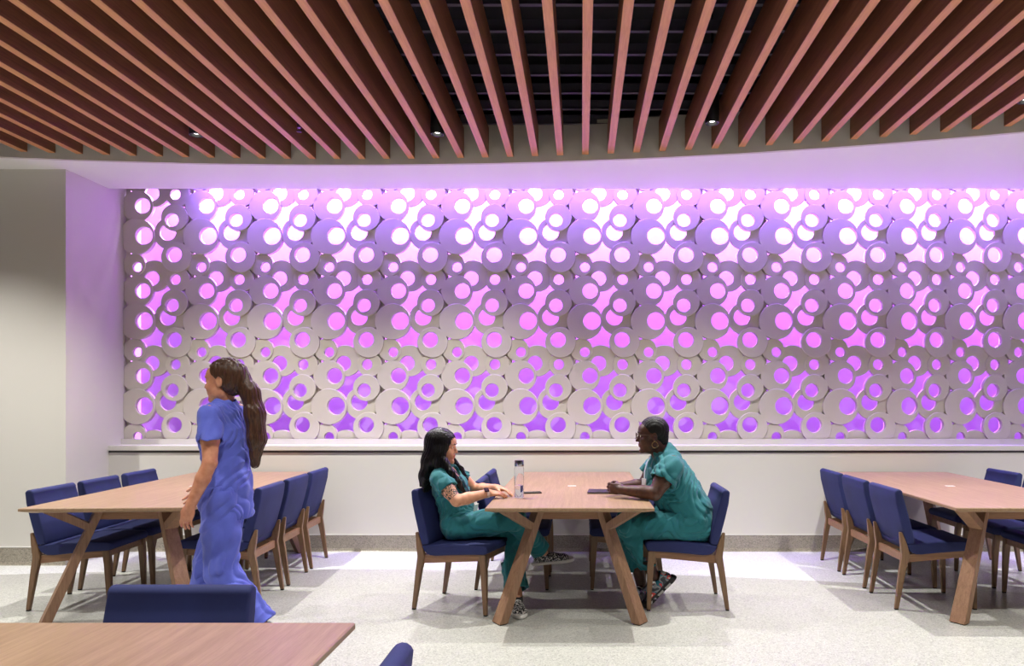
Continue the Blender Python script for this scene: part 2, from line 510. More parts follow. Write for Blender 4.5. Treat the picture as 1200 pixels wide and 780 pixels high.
# ------------------------------------------------------------------ chairs (front is +x)
def loft_profile(name, prof, hw, mat, parent, edge=.022, wtop=None):
    """side outline (x,z) extruded across y with rounded, piped edges"""
    n = len(prof); bm = bmesh.new()
    cx = sum(p[0] for p in prof)/n; cz = sum(p[1] for p in prof)/n
    # inward offset normals
    pts = [Vector((p[0], p[1])) for p in prof]
    nor = []
    area = sum(pts[i].x*pts[(i+1)%n].y-pts[(i+1)%n].x*pts[i].y for i in range(n))
    sg = 1 if area > 0 else -1
    for i in range(n):
        t = (pts[(i+1)%n]-pts[i-1]).normalized(); nor.append(Vector((-t.y, t.x))*sg)
    rings = []
    steps = [(0, -1, edge), (math.radians(30), -1, edge), (math.radians(60), -1, edge), (PI/2, -1, edge)]
    for a in (0, 22, 45, 68, 90):
        a = math.radians(a)
        rings.append([(pts[i]+nor[i]*edge*(1-math.sin(a)), -hw+edge*(1-math.cos(a))) for i in range(n)])
    rings += [[(pts[i], 0) for i in range(n)]]
    rings += [[(p, -y) for p, y in r] for r in rings[:5][::-1]]
    R = [[bm.verts.new((p.x, y, p.y)) for p, y in r] for r in rings]
    for a, b in zip(R, R[1:]):
        for i in range(n): bm.faces.new((a[i], a[(i+1)%n], b[(i+1)%n], b[i]))
    bm.faces.new(R[0][::-1]); bm.faces.new(R[-1])
    return bm_obj(name, bm, mat, parent, smooth=True, autosmooth=1.1)
def arc(cx, cz, r, a0, a1, n=6):
    return [(cx+r*math.cos(math.radians(a0+(a1-a0)*i/n)), cz+r*math.sin(math.radians(a0+(a1-a0)*i/n))) for i in range(n+1)]
def make_chair():
    r = empty('dining_chair')
    HW = .234
    # seat cushion: rises slightly to the front
    seat = arc(.252, .432, .030, -95, 80) + [(.15, .466), (.0, .462), (-.10, .452), (-.155, .446)] + \
           [(-.198, .44), (-.196, .425), (-.185, .404), (-.165, .386), (-.14, .376), (-.10, .374), (.0, .384), (.15, .396)]
    loft_profile('seat', seat, HW, M['navy'], r, .012)
    back = [(-.199, .442), (-.154, .448), (-.150, .47), (-.165, .54), (-.19, .64), (-.215, .73), (-.2305, .785)] + arc(-.257, .787, .028, 5, 165) + \
           [(-.276, .72), (-.252, .62), (-.226, .52), (-.208, .46)]
    loft_profile('backrest', back, HW-.001, M['navy'], r, .012)
    y = .208
    for s in (-1, 1):
        def quad(bm, secs):
            R = [[bm.verts.new((x+dx*a, s*yy+dy*b, z)) for dx, dy in ((-1,-1),(1,-1),(1,1),(-1,1))] for x, yy, z, a, b in secs]
            bm.faces.new(R[0][::-1]); bm.faces.new(R[-1])
            for A, B in zip(R, R[1:]):
                for i in range(4): bm.faces.new((A[i], A[(i+1)%4], B[(i+1)%4], B[i]))
        bm = bmesh.new(); quad(bm, [(.262, y+.006, .008, .0125, .0125), (.250, y+.004, .30, .021, .018), (.240, y+.004, .402, .024, .018)])
        f = bm_obj('leg', bm, M['chairwood'], r, bevel=.003)
        bm = bmesh.new(); quad(bm, [(.2625, y+.006, 0, .011, .011), (.262, y+.006, .008, .011, .011)]); bm_obj('foot_glide', bm, M['glide'], f)
        bm = bmesh.new(); quad(bm, [(-.268, y+.006, .008, .0125, .0125), (-.228, y+.006, .27, .021, .016), (-.208, y+.008, .365, .026, .017), (-.222, y+.010, .44, .022, .014), (-.243, y+.010, .525, .009, .010)])
        f = bm_obj('leg', bm, M['chairwood'], r, bevel=.003)
        bm = bmesh.new(); quad(bm, [(-.2685, y+.006, 0, .011, .011), (-.268, y+.006, .008, .011, .011)]); bm_obj('foot_glide', bm, M['glide'], f)
    bm = bmesh.new()
    for s in (-1, 1):   # side rails sloping back
        A = [bm.verts.new((-.20, s*y+q, z)) for q, z in ((-.011,.318),(.011,.318),(.011,.372),(-.011,.372))]
        B = [bm.verts.new((.245, s*y+q, z)) for q, z in ((-.011,.360),(.011,.360),(.011,.402),(-.011,.402))]
        bm.faces.new(A[::-1]); bm.faces.new(B)
        for i in range(4): bm.faces.new((A[i], A[(i+1)%4], B[(i+1)%4], B[i]))
    box_bm(bm, .232, .254, -y+.011, y-.011, .36, .400); box_bm(bm, -.222, -.200, -y+.011, y-.011, .322, .374)
    bm_obj('seat_frame', bm, M['railwood'], r, bevel=.001)
    register(r); return r
chair = make_chair()
R3 = math.radians(3)
def side(tx, rot, off, yl, face):
    """seat spot beside a table: off = distance of chair centre from table axis"""
    c, s = math.cos(rot), math.sin(rot)
    lx = -face*off; ly = yl - TCY
    return (tx + lx*c - ly*s, TCY + lx*s + ly*c, 0)
CO = .487
chairs = []
row = ['nearest the camera', 'in the middle of the row', 'nearest the wall']
for i, yl in enumerate((5.19, 5.74, 6.31)):
    chairs.append((side(-3.0, R3, CO-.0, yl, 1), R3, f'navy chair on the left side of the left table, {row[i]}', 'navy chairs at the left table'))
for i, yl in enumerate((5.23, 5.79, 6.35)):
    chairs.append((side(-3.0, R3, CO, yl, -1), PI+R3, f'navy chair on the right side of the left table, {row[i]}', 'navy chairs at the left table'))
for i, yl in enumerate((5.185, 5.745, 6.29)):
    chairs.append((side(2.89, 0, CO, yl, 1), 0, f'navy chair on the left side of the right table, {row[i]}', 'navy chairs at the right table'))
for i, yl in enumerate((5.19, 5.75, 6.31)):
    chairs.append((side(2.89, 0, CO, yl, -1), PI, f'navy chair on the right side of the right table, {row[i]}', 'navy chairs at the right table'))
WCH = (-.812, 5.10); WROT = math.radians(-17.6)
chairs.append(((WCH[0], WCH[1], 0), WROT, 'navy chair turned slightly, under the seated person with long black hair', 'navy chairs at the centre table'))
MCH = (.717, 5.16)
chairs.append(((MCH[0], MCH[1], 0), PI, 'navy chair under the seated person with short hair and glasses', 'navy chairs at the centre table'))
chairs.append(((-.517, 5.70, 0), 0, 'empty navy chair just behind the person with long black hair', 'navy chairs at the centre table'))
chairs.append(((-.517, 6.27, 0), 0, 'empty navy chair on the left side of the centre table, against the wall', 'navy chairs at the centre table'))
chairs.append(((.345, 5.70, 0), PI, 'empty navy chair just behind the person with glasses', 'navy chairs at the centre table'))
chairs.append(((.345, 6.27, 0), PI, 'empty navy chair on the right side of the centre table, against the wall', 'navy chairs at the centre table'))
chairs.append(((-1.30, 2.135, 0), -PI/2, 'navy chair back seen head on behind the foreground table', 'navy chairs at the foreground table'))
chairs.append(((-.70, 1.60, 0), PI, 'navy chair back poking up at the bottom edge, right of the foreground table', 'navy chairs at the foreground table'))
for i, (l, a, lb, g) in enumerate(chairs):
    o = chair if i == 0 else copy_tree(chair)
    o.location = l; o.rotation_euler = (0, 0, a); tag(o, lb, 'chair', g)

# ------------------------------------------------------------------ things on the centre table
TZT = .7502
r = empty('water_bottle', (-.425, 5.03, TZT)); tag(r, 'clear water bottle with a shiny steel cap on the centre table', 'bottle')
def lathe(name, prof, mat, parent, seg=32, sharp=.7):
    bm = bmesh.new(); rings = []
    for rr, z in prof:
        rings.append([bm.verts.new((0,0,z))] if rr == 0 else [bm.verts.new((rr*math.cos(2*PI*i/seg), rr*math.sin(2*PI*i/seg), z)) for i in range(seg)])
    for a, b in zip(rings, rings[1:]):
        for i in range(seg):
            j = (i+1) % seg
            if len(a) == 1: bm.faces.new((a[0], b[j], b[i]))
            elif len(b) == 1: bm.faces.new((a[i], a[j], b[0]))
            else: bm.faces.new((a[i], a[j], b[j], b[i]))
    return bm_obj(name, bm, mat, parent, smooth=True, autosmooth=sharp)
glass = NT('clear_plastic', (.97,.97,1,1), .02); glass.b.inputs['Transmission Weight'].default_value = 1; glass.b.inputs['IOR'].default_value = 1.2
chrome = plain('polished_steel', srgb(190,190,196), .16, Metallic=1.0)
lathe('bottle_body', [(0,.0),(.030,.0),(.033,.004),(.033,.200),(.030,.208),(.030,.214),(.028,.214),(.028,.206),(.031,.199),(.031,.010),(.028,.006),(0,.006)], glass.m, r)
water = NT('water', (.95,.96,1,1), .0); water.b.inputs['Transmission Weight'].default_value = 1; water.b.inputs['IOR'].default_value = 1.33
lathe('water', [(0,.0065),(.0275,.0065),(.0306,.0105),(.0306,.085),(0,.085)], water.m, r)
lathe('cap', [(0,.2145),(.0325,.2145),(.033,.216),(.033,.252),(.0315,.256),(0,.2565)], chrome, r)
r = empty('phone', (-.36, 5.27, TZT), math.radians(12)); tag(r, 'dark phone lying on the centre table behind the bottle', 'phone')
box('case', -.075, .075, -.037, .037, 0, .008, plain('phone_case', srgb(60,52,52), .5), r, bevel=.003)
box('screen', -.070, .070, -.033, .033, .008, .0088, plain('phone_glass', srgb(12,12,16), .12), r)
r = empty('notebook', (.165, 5.31, TZT), math.radians(-4)); tag(r, 'closed black tablet folio lying by the clasped hands', 'tablet')
box('cover', -.115, .115, -.095, .095, 0, .003, plain('folio_black', srgb(28,26,30), .55), r, bevel=.001)
box('tablet_body', -.112, .112, -.092, .092, .003, .010, plain('tablet_grey', srgb(150,150,155), .4), r)
box('cover_top', -.115, .115, -.095, .095, .010, .013, plain('folio_top', srgb(34,30,34), .5), r, bevel=.001)
# ------------------------------------------------------------------ soft bodies: a blended distance field turned into one surface
class Field:
    def __init__(s, lo, hi, h):
        s.lo = np.array(lo, float); s.h = h
        s.n = np.ceil((np.array(hi, float)-s.lo)/h).astype(int)+1
        s.a = np.full(s.n, .5, np.float32)
    def region(s, lo, hi):
        i0 = np.maximum(0, np.floor((np.array(lo)-s.lo)/s.h).astype(int)); i1 = np.minimum(s.n, np.ceil((np.array(hi)-s.lo)/s.h).astype(int)+1)
        if (i1 <= i0).any(): return None, None
        sl = tuple(slice(a, b) for a, b in zip(i0, i1))
        g = [((np.arange(a, b)*s.h+o).astype(np.float32)).reshape([-1 if q == k else 1 for q in range(3)]) for k, (a, b, o) in enumerate(zip(i0, i1, s.lo))]
        return sl, g
    def put(s, lo, hi, f, k=.01, mode='add', pad=.03):
        m = k+pad
        sl, g = s.region(np.array(lo)-m, np.array(hi)+m)
        if sl is None: return
        d = f(*g); a = s.a[sl]
        if mode == 'add':
            if k <= 0: s.a[sl] = np.minimum(a, d)
            else:
                t = np.clip(.5+.5*(a-d)/k, 0, 1); s.a[sl] = a*(1-t)+d*t-k*t*(1-t)
        else:   # cut away
            kk = max(k, 1e-4); t = np.clip(.5-.5*(a+d)/kk, 0, 1); s.a[sl] = a*(1-t)-d*t+kk*t*(1-t)
    def cone(s, p, q, r0, r1=None, k=.01, mode='add'):
        p = np.array(p, float); q = np.array(q, float); r1 = r0 if r1 is None else r1
        ab = q-p; L = max(float(ab@ab), 1e-12); R = max(r0, r1)
        def f(x, y, z):
            X, Y, Z = x-p[0], y-p[1], z-p[2]
            t = np.clip((X*ab[0]+Y*ab[1]+Z*ab[2])/L, 0, 1)
            return np.sqrt((X-t*ab[0])**2+(Y-t*ab[1])**2+(Z-t*ab[2])**2)-(r0+(r1-r0)*t)
        s.put(np.minimum(p, q)-R, np.maximum(p, q)+R, f, k, mode)
    def chain(s, pts, k=.01, mode='add'):
        for a, b in zip(pts, pts[1:]): s.cone(a[:3], b[:3], a[3], b[3], k, mode)
    def ell(s, c, r, rot=None, k=.01, mode='add'):
        c = np.array(c, float); r = np.array(r, float); Rm = np.eye(3) if rot is None else np.array(rot, float)
        def f(x, y, z):
            X, Y, Z = x-c[0], y-c[1], z-c[2]
            u = [X*Rm[0, i]+Y*Rm[1, i]+Z*Rm[2, i] for i in range(3)]
            k0 = np.sqrt(sum((u[i]/r[i])**2 for i in range(3))); k1 = np.sqrt(sum((u[i]/r[i]**2)**2 for i in range(3)))+1e-9
            return k0*(k0-1)/k1
        R = r.max(); s.put(c-R, c+R, f, k, mode)
    def limb(s, pts, u, k=.02, mode='add'):
        """pts: (x,y,z, ru, rv): elliptical tube, ru along u, rv across"""
        u = np.array(u, float); u /= np.linalg.norm(u)
        for a, b in zip(pts, pts[1:]):
            p = np.array(a[:3], float); q = np.array(b[:3], float); ab = q-p; L = max(float(ab@ab), 1e-12)
            def f(x, y, z):
                X, Y, Z = x-p[0], y-p[1], z-p[2]
                t = np.clip((X*ab[0]+Y*ab[1]+Z*ab[2])/L, 0, 1)
                X = X-t*ab[0]; Y = Y-t*ab[1]; Z = Z-t*ab[2]
                ru = a[3]+(b[3]-a[3])*t; rv = a[4]+(b[4]-a[4])*t
                U_ = X*u[0]+Y*u[1]+Z*u[2]; v2 = np.maximum(X*X+Y*Y+Z*Z-U_*U_, 0)
                k0 = np.sqrt((U_/ru)**2+v2/rv**2); k1 = np.sqrt((U_/ru**2)**2+v2/rv**4)+1e-6
                return np.where(k0 < .3, (k0-1)*np.minimum(ru, rv), k0*(k0-1)/k1)
            R = max(a[3], a[4], b[3], b[4]); s.put(np.minimum(p, q)-R, np.maximum(p, q)+R, f, k, mode)
    def plane(s, p, n, lo, hi, k=.002):
        """cut away the side the normal points to, inside a box"""
        p = np.array(p, float); n = np.array(n, float); n /= np.linalg.norm(n)
        sl, g = s.region(lo, hi)
        d = (g[0]-p[0])*n[0]+(g[1]-p[1])*n[1]+(g[2]-p[2])*n[2]
        s.a[sl] = np.maximum(s.a[sl], d)
    def warp(s, f, band=.05):
        idx = np.nonzero(np.abs(s.a) < band)
        P = [idx[i].astype(np.float32)*s.h+s.lo[i] for i in range(3)]
        s.a[idx] += f(*P).astype(np.float32)
    def mesh(s):
        a = s.a; ins = a < 0
        nx, ny, nz = a.shape
        c = [ins[i:nx-1+i, j:ny-1+j, k:nz-1+k] for i in (0, 1) for j in (0, 1) for k in (0, 1)]
        cnt = sum(q.astype(np.int8) for q in c); act = (cnt > 0) & (cnt < 8)
        I = np.argwhere(act); vid = np.full(act.shape, -1, np.int32); vid[act] = np.arange(len(I))
        acc = np.zeros((len(I), 3)); n = np.zeros(len(I))
        cor = [(i, j, k) for i in (0, 1) for j in (0, 1) for k in (0, 1)]
        val = {q: a[I[:, 0]+q[0], I[:, 1]+q[1], I[:, 2]+q[2]] for q in cor}
        for p in cor:
            for ax in range(3):
                if p[ax]: continue
                q = list(p); q[ax] = 1; q = tuple(q)
                v0, v1 = val[p], val[q]; m = (v0 < 0) != (v1 < 0)
                t = np.where(m, v0/np.where(v0 == v1, 1, v0-v1), 0)
                pos = np.tile(np.array(p, float), (len(I), 1)); pos[:, ax] += t
                acc[m] += pos[m]; n[m] += 1
        V = (I+acc/n[:, None])*s.h+s.lo
        F = []
        for ax in range(3):
            sl0 = [slice(None)]*3; sl1 = [slice(None)]*3; sl0[ax] = slice(0, -1); sl1[ax] = slice(1, None)
            A = ins[tuple(sl0)]; B = ins[tuple(sl1)]
            b, cc = [(1, 2), (2, 0), (0, 1)][ax]
            E = np.argwhere(A != B)
            E = E[(E[:, b] > 0) & (E[:, cc] > 0) & (E[:, b] < a.shape[b]-1) & (E[:, cc] < a.shape[cc]-1)]
            def g(db, dc):
                q = E.copy(); q[:, b] -= db; q[:, cc] -= dc; return vid[q[:, 0], q[:, 1], q[:, 2]]
            quad = np.stack([g(0, 0), g(1, 0), g(1, 1), g(0, 1)], 1)
            flip = ~A[E[:, 0], E[:, 1], E[:, 2]]
            quad[~flip] = quad[~flip]; quad[flip] = quad[flip][:, ::-1]
            F.append(quad)
        F = np.concatenate(F); F = F[(F >= 0).all(1)]
        return V, F
    def build(s, name, mat, parent, relax=1):
        V, F = s.mesh()
        # light relaxation
        for _ in range(relax):
            e = np.concatenate([F[:, [0, 1]], F[:, [1, 2]], F[:, [2, 3]], F[:, [3, 0]]])
            sm = np.zeros_like(V); ct = np.zeros(len(V))
            for c0, c1 in ((0, 1), (1, 0)):
                for ax in range(3): sm[:, ax] += np.bincount(e[:, c0], V[e[:, c1], ax], len(V))
                ct += np.bincount(e[:, c0], minlength=len(V))
            V = V*.5+.5*sm/np.maximum(ct, 1)[:, None]
        o0 = np.array(parent.location) if parent else np.zeros(3)
        V = V-o0
        me = bpy.data.meshes.new(name)
        me.vertices.add(len(V)); me.vertices.foreach_set('co', V.astype(np.float32).ravel())
        me.loops.add(F.size); me.loops.foreach_set('vertex_index', F.astype(np.int32).ravel())
        me.polygons.add(len(F)); me.polygons.foreach_set('loop_start', np.arange(0, F.size, 4, dtype=np.int32))
        me.polygons.foreach_set('use_smooth', np.ones(len(F), bool))
        me.update(calc_edges=True); me.validate()
        me.materials.append(mat)
        o = bpy.data.objects.new(name, me); COL.objects.link(o); o.parent = parent
        return o

def v3(*a): return np.array(a, float)
def unit(v): v = np.array(v, float); return v/np.linalg.norm(v)
class Frame:
    """head or foot frame: forward, left, up"""
    def __init__(s, o, fwd, up=(0, 0, 1), sc=1.0):
        s.o = np.array(o, float); s.f = unit(fwd); s.l = unit(np.cross(up, s.f)); s.u = np.cross(s.f, s.l); s.s = sc
        s.R = np.stack([s.f, s.l, s.u], 1)
    def p(s, f, l, u): return s.o+s.s*(s.f*f+s.l*l+s.u*u)

def head(F, fr, full=0.0):
    """skull, face, ears in a head frame whose origin is between the ears"""
    S_ = fr.s; R = fr.R
    e = lambda c, r, k=.012, mode='add': F.ell(fr.p(*c), np.array(r)*S_, R, k*S_, mode)
    e((-.012, 0, .040), (.098, .076, .088)); e((.034, 0, -.012), (.056, .062, .092), .03)
    e((.036, 0, -.062), (.052, .050+full*.008, .050), .03)
    e((.080, 0, -.100), (.017, .022, .015), .022)                                         # chin
    e((.066, 0, .045), (.026, .052, .034), .02)                                           # forehead
    for s in (-1, 1):
        e((.062, s*.038, -.030), (.026, .024+full*.004, .026), .02)                       # cheek
        e((.010, s*.054, -.066), (.030, .014, .026), .025)                                # jaw corner
        e((.083, s*.028, .031), (.010, .022, .006), .012)                                 # brow
        e((.099, s*.033, .008), (.014, .016, .010), .012, 'cut')                          # eye socket
        e((.0775, s*.033, .008), (.0140, .0150, .0130), .003)                             # lids
        e((.094, s*.033, .007), (.011, .0130, .0050), .001, 'cut')                        # lid opening
        e((-.006, s*.076, -.004), (.019, .009, .031), .008)                               # ear
        e((-.002, s*.084, .000), (.010, .006, .019), .004, 'cut')
        e((.096, s*.0105, -.030), (.009, .0070, .0065), .006)                             # nostril wing
    F.cone(fr.p(.084, 0, .020), fr.p(.101, 0, -.012), .0065*S_, .0085*S_, .009*S_)        # nose bridge
    F.cone(fr.p(.101, 0, -.012), fr.p(.1085, 0, -.026), .0085*S_, .0098*S_, .006*S_)
    e((.082, 0, -.058), (.014, .028, .018), .012)
    e((.0940, 0, -.0510), (.0080, .021, .0048), .004); e((.0925, 0, -.0625), (.0080, .018, .0058), .004)
    e((.104, 0, -.0565), (.008, .022, .0013), .002, 'cut')
    e((.098, 0, -.080), (.008, .020, .006), .008, 'cut')                                  # hollow above the chin

def hand(F, wrist, fwd, palm_n, side, curl=(.35,)*4, sc=1.0, spread=.12, thumb=(.5, .5), k=.004):
    """palm, four fingers, thumb. palm_n points out of the palm, side points to the thumb"""
    f = unit(fwd); n = unit(np.array(palm_n)-f*np.dot(palm_n, f)); t = np.cross(n, f)
    if np.dot(t, side) < 0: t = -t
    w = np.array(wrist, float)
    R = np.stack([f, t, n], 1)
    F.ell(w+f*.045*sc, np.array((.050, .040, .015))*sc, R, .012)
    F.ell(w+f*.030*sc+t*.020*sc+n*.008*sc, np.array((.032, .018, .014))*sc, R, .010)
    F.cone(w-f*.02, w+f*.03*sc, .024*sc, .020*sc, .015)
    tips = []
    L = [(.034, .023, .019), (.038, .026, .020), (.035, .024, .019), (.028, .019, .017)]
    for i in range(4):
        o = (1.5-i)*.0185*sc
        base = w+f*(.078-.004*abs(i-1.2))*sc+t*o
        d = unit(f+t*spread*(1.5-i)*.6); c = curl[i]
        p = base; r = (.0088, .0088, .0084, .0076)[i]*sc; ang = 0
        for q, l in enumerate(L[i]):
            ang += c*(.9, 1.2, .8)[q]
            dd = d*math.cos(ang)+n*math.sin(ang); p2 = p+dd*l*sc
            F.cone(p, p2, r*(1-.07*q), r*(1-.07*(q+1)), k if q else .006); p = p2
        tips.append(p)
    p = w+f*.022*sc+t*.028*sc+n*.006*sc
    a1 = unit(f*.75+t*thumb[0]+n*.35); a2 = unit(f*.95+t*(thumb[0]-.35)+n*thumb[1])
    F.cone(p, p+a1*.038*sc, .0125*sc, .0105*sc, .008); F.cone(p+a1*.038*sc, p+a1*.038*sc+a2*.030*sc, .0102*sc, .0085*sc, .003)
    return tips

def seat_cut(F, pos, rot, lift=.003):
    """what rests on a chair is pressed flat by its cushion and back"""
    idx = np.nonzero(np.abs(F.a) < .12)
    P = [idx[i].astype(np.float32)*F.h+F.lo[i] for i in range(3)]
    c, s_ = math.cos(rot), math.sin(rot)
    X = (P[0]-pos[0])*c+(P[1]-pos[1])*s_; Y = -(P[0]-pos[0])*s_+(P[1]-pos[1])*c; Z = P[2]
    v = F.a[idx]
    top = np.interp(X, [-.2, -.155, -.10, 0, .15, .252, .285], [.446, .446, .452, .462, .466, .466, .466])+lift
    m = (np.abs(Y) < .238) & (X < .296) & (X > -.30) & (Z > .295) & (Z < .60)
    v = np.where(m, np.maximum(v, top-Z), v)
    xb = np.interp(Z, [.44, .47, .54, .64, .73, .785, .83], [-.150, -.148, -.163, -.188, -.213, -.226, -.226])+lift
    m = (np.abs(Y) < .238) & (X < xb+.12) & (X > -.34) & (Z > .43) & (Z < .826)
    v = np.where(m, np.maximum(v, xb-X), v)
    F.a[idx] = v
def table_cut(F, x0, x1, y0, y1, z=.7515, lo=.700):
    """arms resting on a table top do not sink in"""
    sl, g = F.region((x0, y0, lo), (x1, y1, z+.08))
    if sl is None: return
    F.a[sl] = np.maximum(F.a[sl], z-g[2])

def folds(amp, freq, d, seed=0, warpf=9):
    """cloth creases running along direction d"""
    d = unit(d); rs = np.random.RandomState(seed); ph = rs.rand(8)*6.28
    a = unit(np.cross(d, (0.3, .2, .9))); b = np.cross(d, a)
    def f(x, y, z):
        U_ = x*a[0]+y*a[1]+z*a[2]; V_ = x*b[0]+y*b[1]+z*b[2]; W = x*d[0]+y*d[1]+z*d[2]
        w = .035*np.sin(W*warpf+ph[0]+3*U_*5)+.02*np.sin(W*warpf*2.3+ph[1]+V_*18)
        r = np.sin((U_+w)*freq+ph[2])*np.sin(W*warpf*.8+ph[3])+.6*np.sin((V_+w*.8)*freq*1.3+ph[4])*np.sin(W*warpf*1.1+ph[5]+U_*8)
        r += .35*np.sin((U_*.8+V_*.6+w)*freq*2.1+ph[6])
        q = np.sin((U_*.5+V_*.4)*freq*.9+W*17+ph[7]+5*np.sin(W*5+V_*9))       # slanting pulls
        return amp*(.8*r-1.5*np.abs(np.sin((U_-V_*.4+w*2)*freq*.8+W*9+ph[1]))**.6+.9)-amp*.6*(1-np.abs(q))**2
    return f

def skin(name, c, c2, spots=None):
    m = NT(name, c, .5); v = m.coords()
    m.color(m.ramp(m.noise(v, 30, 3), [(.3, c2), (.7, c)]))
    m.b.inputs['Subsurface Weight'].default_value = .08; m.b.inputs['Subsurface Radius'].default_value = (.01, .004, .002)
    m.bump(m.noise(v, 400, 2), .08, .0004)
    return m
def scrub(name, c, c2):
    m = NT(name, c, .8); v = m.coords()
    m.color(m.mix(.6, m.ramp(m.noise(v, 9, 5, .6), [(.3, c2), (.7, c)]), c))
    m.bump(m.math('ADD', m.noise(v, 11, 4, .5, .8), m.math('MULTIPLY', m.noise(v, 900, 1), .12)), .5, .008)
    m.b.inputs['Sheen Weight'].default_value = .15
    return m.m
def hairmat(name, c, c2, scale=(60, 60, 4), rough=.32):
    m = NT(name, c, rough); v = m.coords(scale); m.b.inputs['Specular IOR Level'].default_value = .35
    f = m.noise(v, 3, 4, .6, .3)
    m.color(m.ramp(f, [(.35, c2), (.65, c)])); m.bump(f, .5, .004)
    return m.m
# ------------------------------------------------------------------ people
def centroids(o):
    n = len(o.data.polygons); c = np.empty(n*3, np.float32); o.data.polygons.foreach_get('center', c)
    p = np.array(o.parent.location) if o.parent else 0
    return c.reshape(-1, 3)+p
def paint_faces(o, mats, test):
    for m in mats: o.data.materials.append(m)
    o.data.polygons.foreach_set('material_index', test(centroids(o)).astype(np.int32))
def local(fr, c): return ((c-fr.o) @ fr.R)/fr.s
def lipmask(q): return (q[:, 0] > .088) & ((q[:, 1]/.0225)**2+((q[:, 2]+.0567)/.0105)**2 < 1)
eye_white = plain('eye_white', srgb(225, 220, 215), .25); eye_dark = plain('iris_dark', srgb(34, 22, 16), .2)
def eyes(fr, parent, brow):
    o0 = Vector(parent.location)
    for s in (-1, 1):
        bm = bmesh.new(); bmesh.ops.create_uvsphere(bm, u_segments=20, v_segments=14, radius=.0118*fr.s)
        c = Vector(fr.p(.0790, s*.033, .008))-o0; f = Vector(fr.f)
        idx = []
        for q in bm.faces: q.smooth = True; q.material_index = 1 if (q.calc_center_median().normalized().dot(f) > .88) else 0
        bmesh.ops.translate(bm, verts=bm.verts, vec=c)
        me = bpy.data.meshes.new('eye'); bm.to_mesh(me); bm.free(); me.materials.append(eye_white); me.materials.append(eye_dark)
        o = bpy.data.objects.new('eye', me); COL.objects.link(o); o.parent = parent
        bm = bmesh.new(); pts = [fr.p(.0955, s*.014, .028), fr.p(.0945, s*.030, .034), fr.p(.083, s*.047, .030)]
        for a, b in zip(pts, pts[1:]): cyl_bm(bm, Vector(a)-o0, Vector(b)-o0, .0035*fr.s, .0028*fr.s, 8)
        bm_obj('eyebrow', bm, brow, parent, smooth=True)
def tube(name, pts, r, mat, parent, seg=8, closed=False, cyc=False):
    o0 = Vector(parent.location) if parent else Vector()
    bm = bmesh.new(); P = [Vector(p)-o0 for p in pts]; n = len(P); R = []
    ref = None
    for i, p in enumerate(P):
        t = ((P[(i+1) % n] if (cyc or i < n-1) else p)-(P[i-1] if (cyc or i > 0) else p)).normalized()
        if ref is None: ref = t.orthogonal().normalized()
        ref = (ref-t*ref.dot(t)).normalized(); w = t.cross(ref)
        rr = r[i] if isinstance(r, (list, tuple)) else r
        R.append([bm.verts.new(p+ref*rr*math.cos(2*PI*k/seg)+w*rr*math.sin(2*PI*k/seg)) for k in range(seg)])
    for a, b in list(zip(R, R[1:]))+([(R[-1], R[0])] if cyc else []):
        for k in range(seg): bm.faces.new((a[k], a[(k+1)%seg], b[(k+1)%seg], b[k]))
    if not cyc: bm.faces.new(R[0][::-1]); bm.faces.new(R[-1])
    return bm_obj(name, bm, mat, parent, smooth=True)
def strap(name, pts, nrm, w, t, mat, parent):
    """flat band along pts; nrm gives the outward side"""
    o0 = np.array(parent.location); bm = bmesh.new(); R = []
    for i, p in enumerate(pts):
        a = np.array(pts[min(i+1, len(pts)-1)], float)-np.array(pts[max(i-1, 0)], float)
        s = unit(np.cross(a, nrm)); q = np.array(p, float)-o0; n = unit(nrm)
        R.append([bm.verts.new(q+s*x*w+n*y*t) for x, y in ((-.5,0),(.5,0),(.5,1),(-.5,1))])
    for a, b in zip(R, R[1:]):
        for k in range(4): bm.faces.new((a[k], a[(k+1)%4], b[(k+1)%4], b[k]))
    bm.faces.new(R[0][::-1]); bm.faces.new(R[-1])
    return bm_obj(name, bm, mat, parent)
def shoe(parent, ankle, fwd, up, mats, name='shoe', L=.265, sole_t=.022, chunky=0.0):
    """upper and sole; ankle = ankle joint, fwd = toe direction, up = out of the shoe"""
    fr = Frame(ankle, fwd, up); h = .0035
    F = Field(fr.o-.30, fr.o+.30, h)
    b = -.075                                       # bottom of the foot below the ankle joint
    F.limb([(*fr.p(-.035, 0, b+.045), .033, .040), (*fr.p(.06, 0, b+.040), .040, .034), (*fr.p(.135, .002, b+.030), .047, .024), (*fr.p(L-.105, 0, b+.026), .038, .018)], fr.l, .01)
    F.cone(fr.p(-.028, 0, b+.05), fr.p(-.015, 0, b+.085), .036, .040, .015)
    F.cone(fr.p(-.010, 0, b+.080), fr.p(-.002, 0, b+.14), .034, .036, .003, 'cut')
    F.plane(fr.p(0, 0, b+sole_t*.6), -fr.u, fr.o-.3, fr.o+.3)
    up_ = F.build('shoe_upper', mats[0], parent, 1); up_.name = name
    F = Field(fr.o-.30, fr.o+.30, h); F.limb([(*fr.p(-.038, 0, b), .038+chunky, .060), (*fr.p(.05, 0, b), .037+chunky, .060), (*fr.p(.135, .002, b), .050+chunky, .060), (*fr.p(L-.100, 0, b), .041+chunky, .052)], fr.l, .01)
    F.plane(fr.p(0, 0, b+sole_t), fr.u, fr.o-.3, fr.o+.3); F.plane(fr.p(0, 0, b), -fr.u, fr.o-.3, fr.o+.3)
    so = F.build('sole', mats[1], parent, 1); so.parent = up_; 
    return up_, fr, b
def person(loc, label):
    r = empty('person', loc); tag(r, label, 'person'); return r

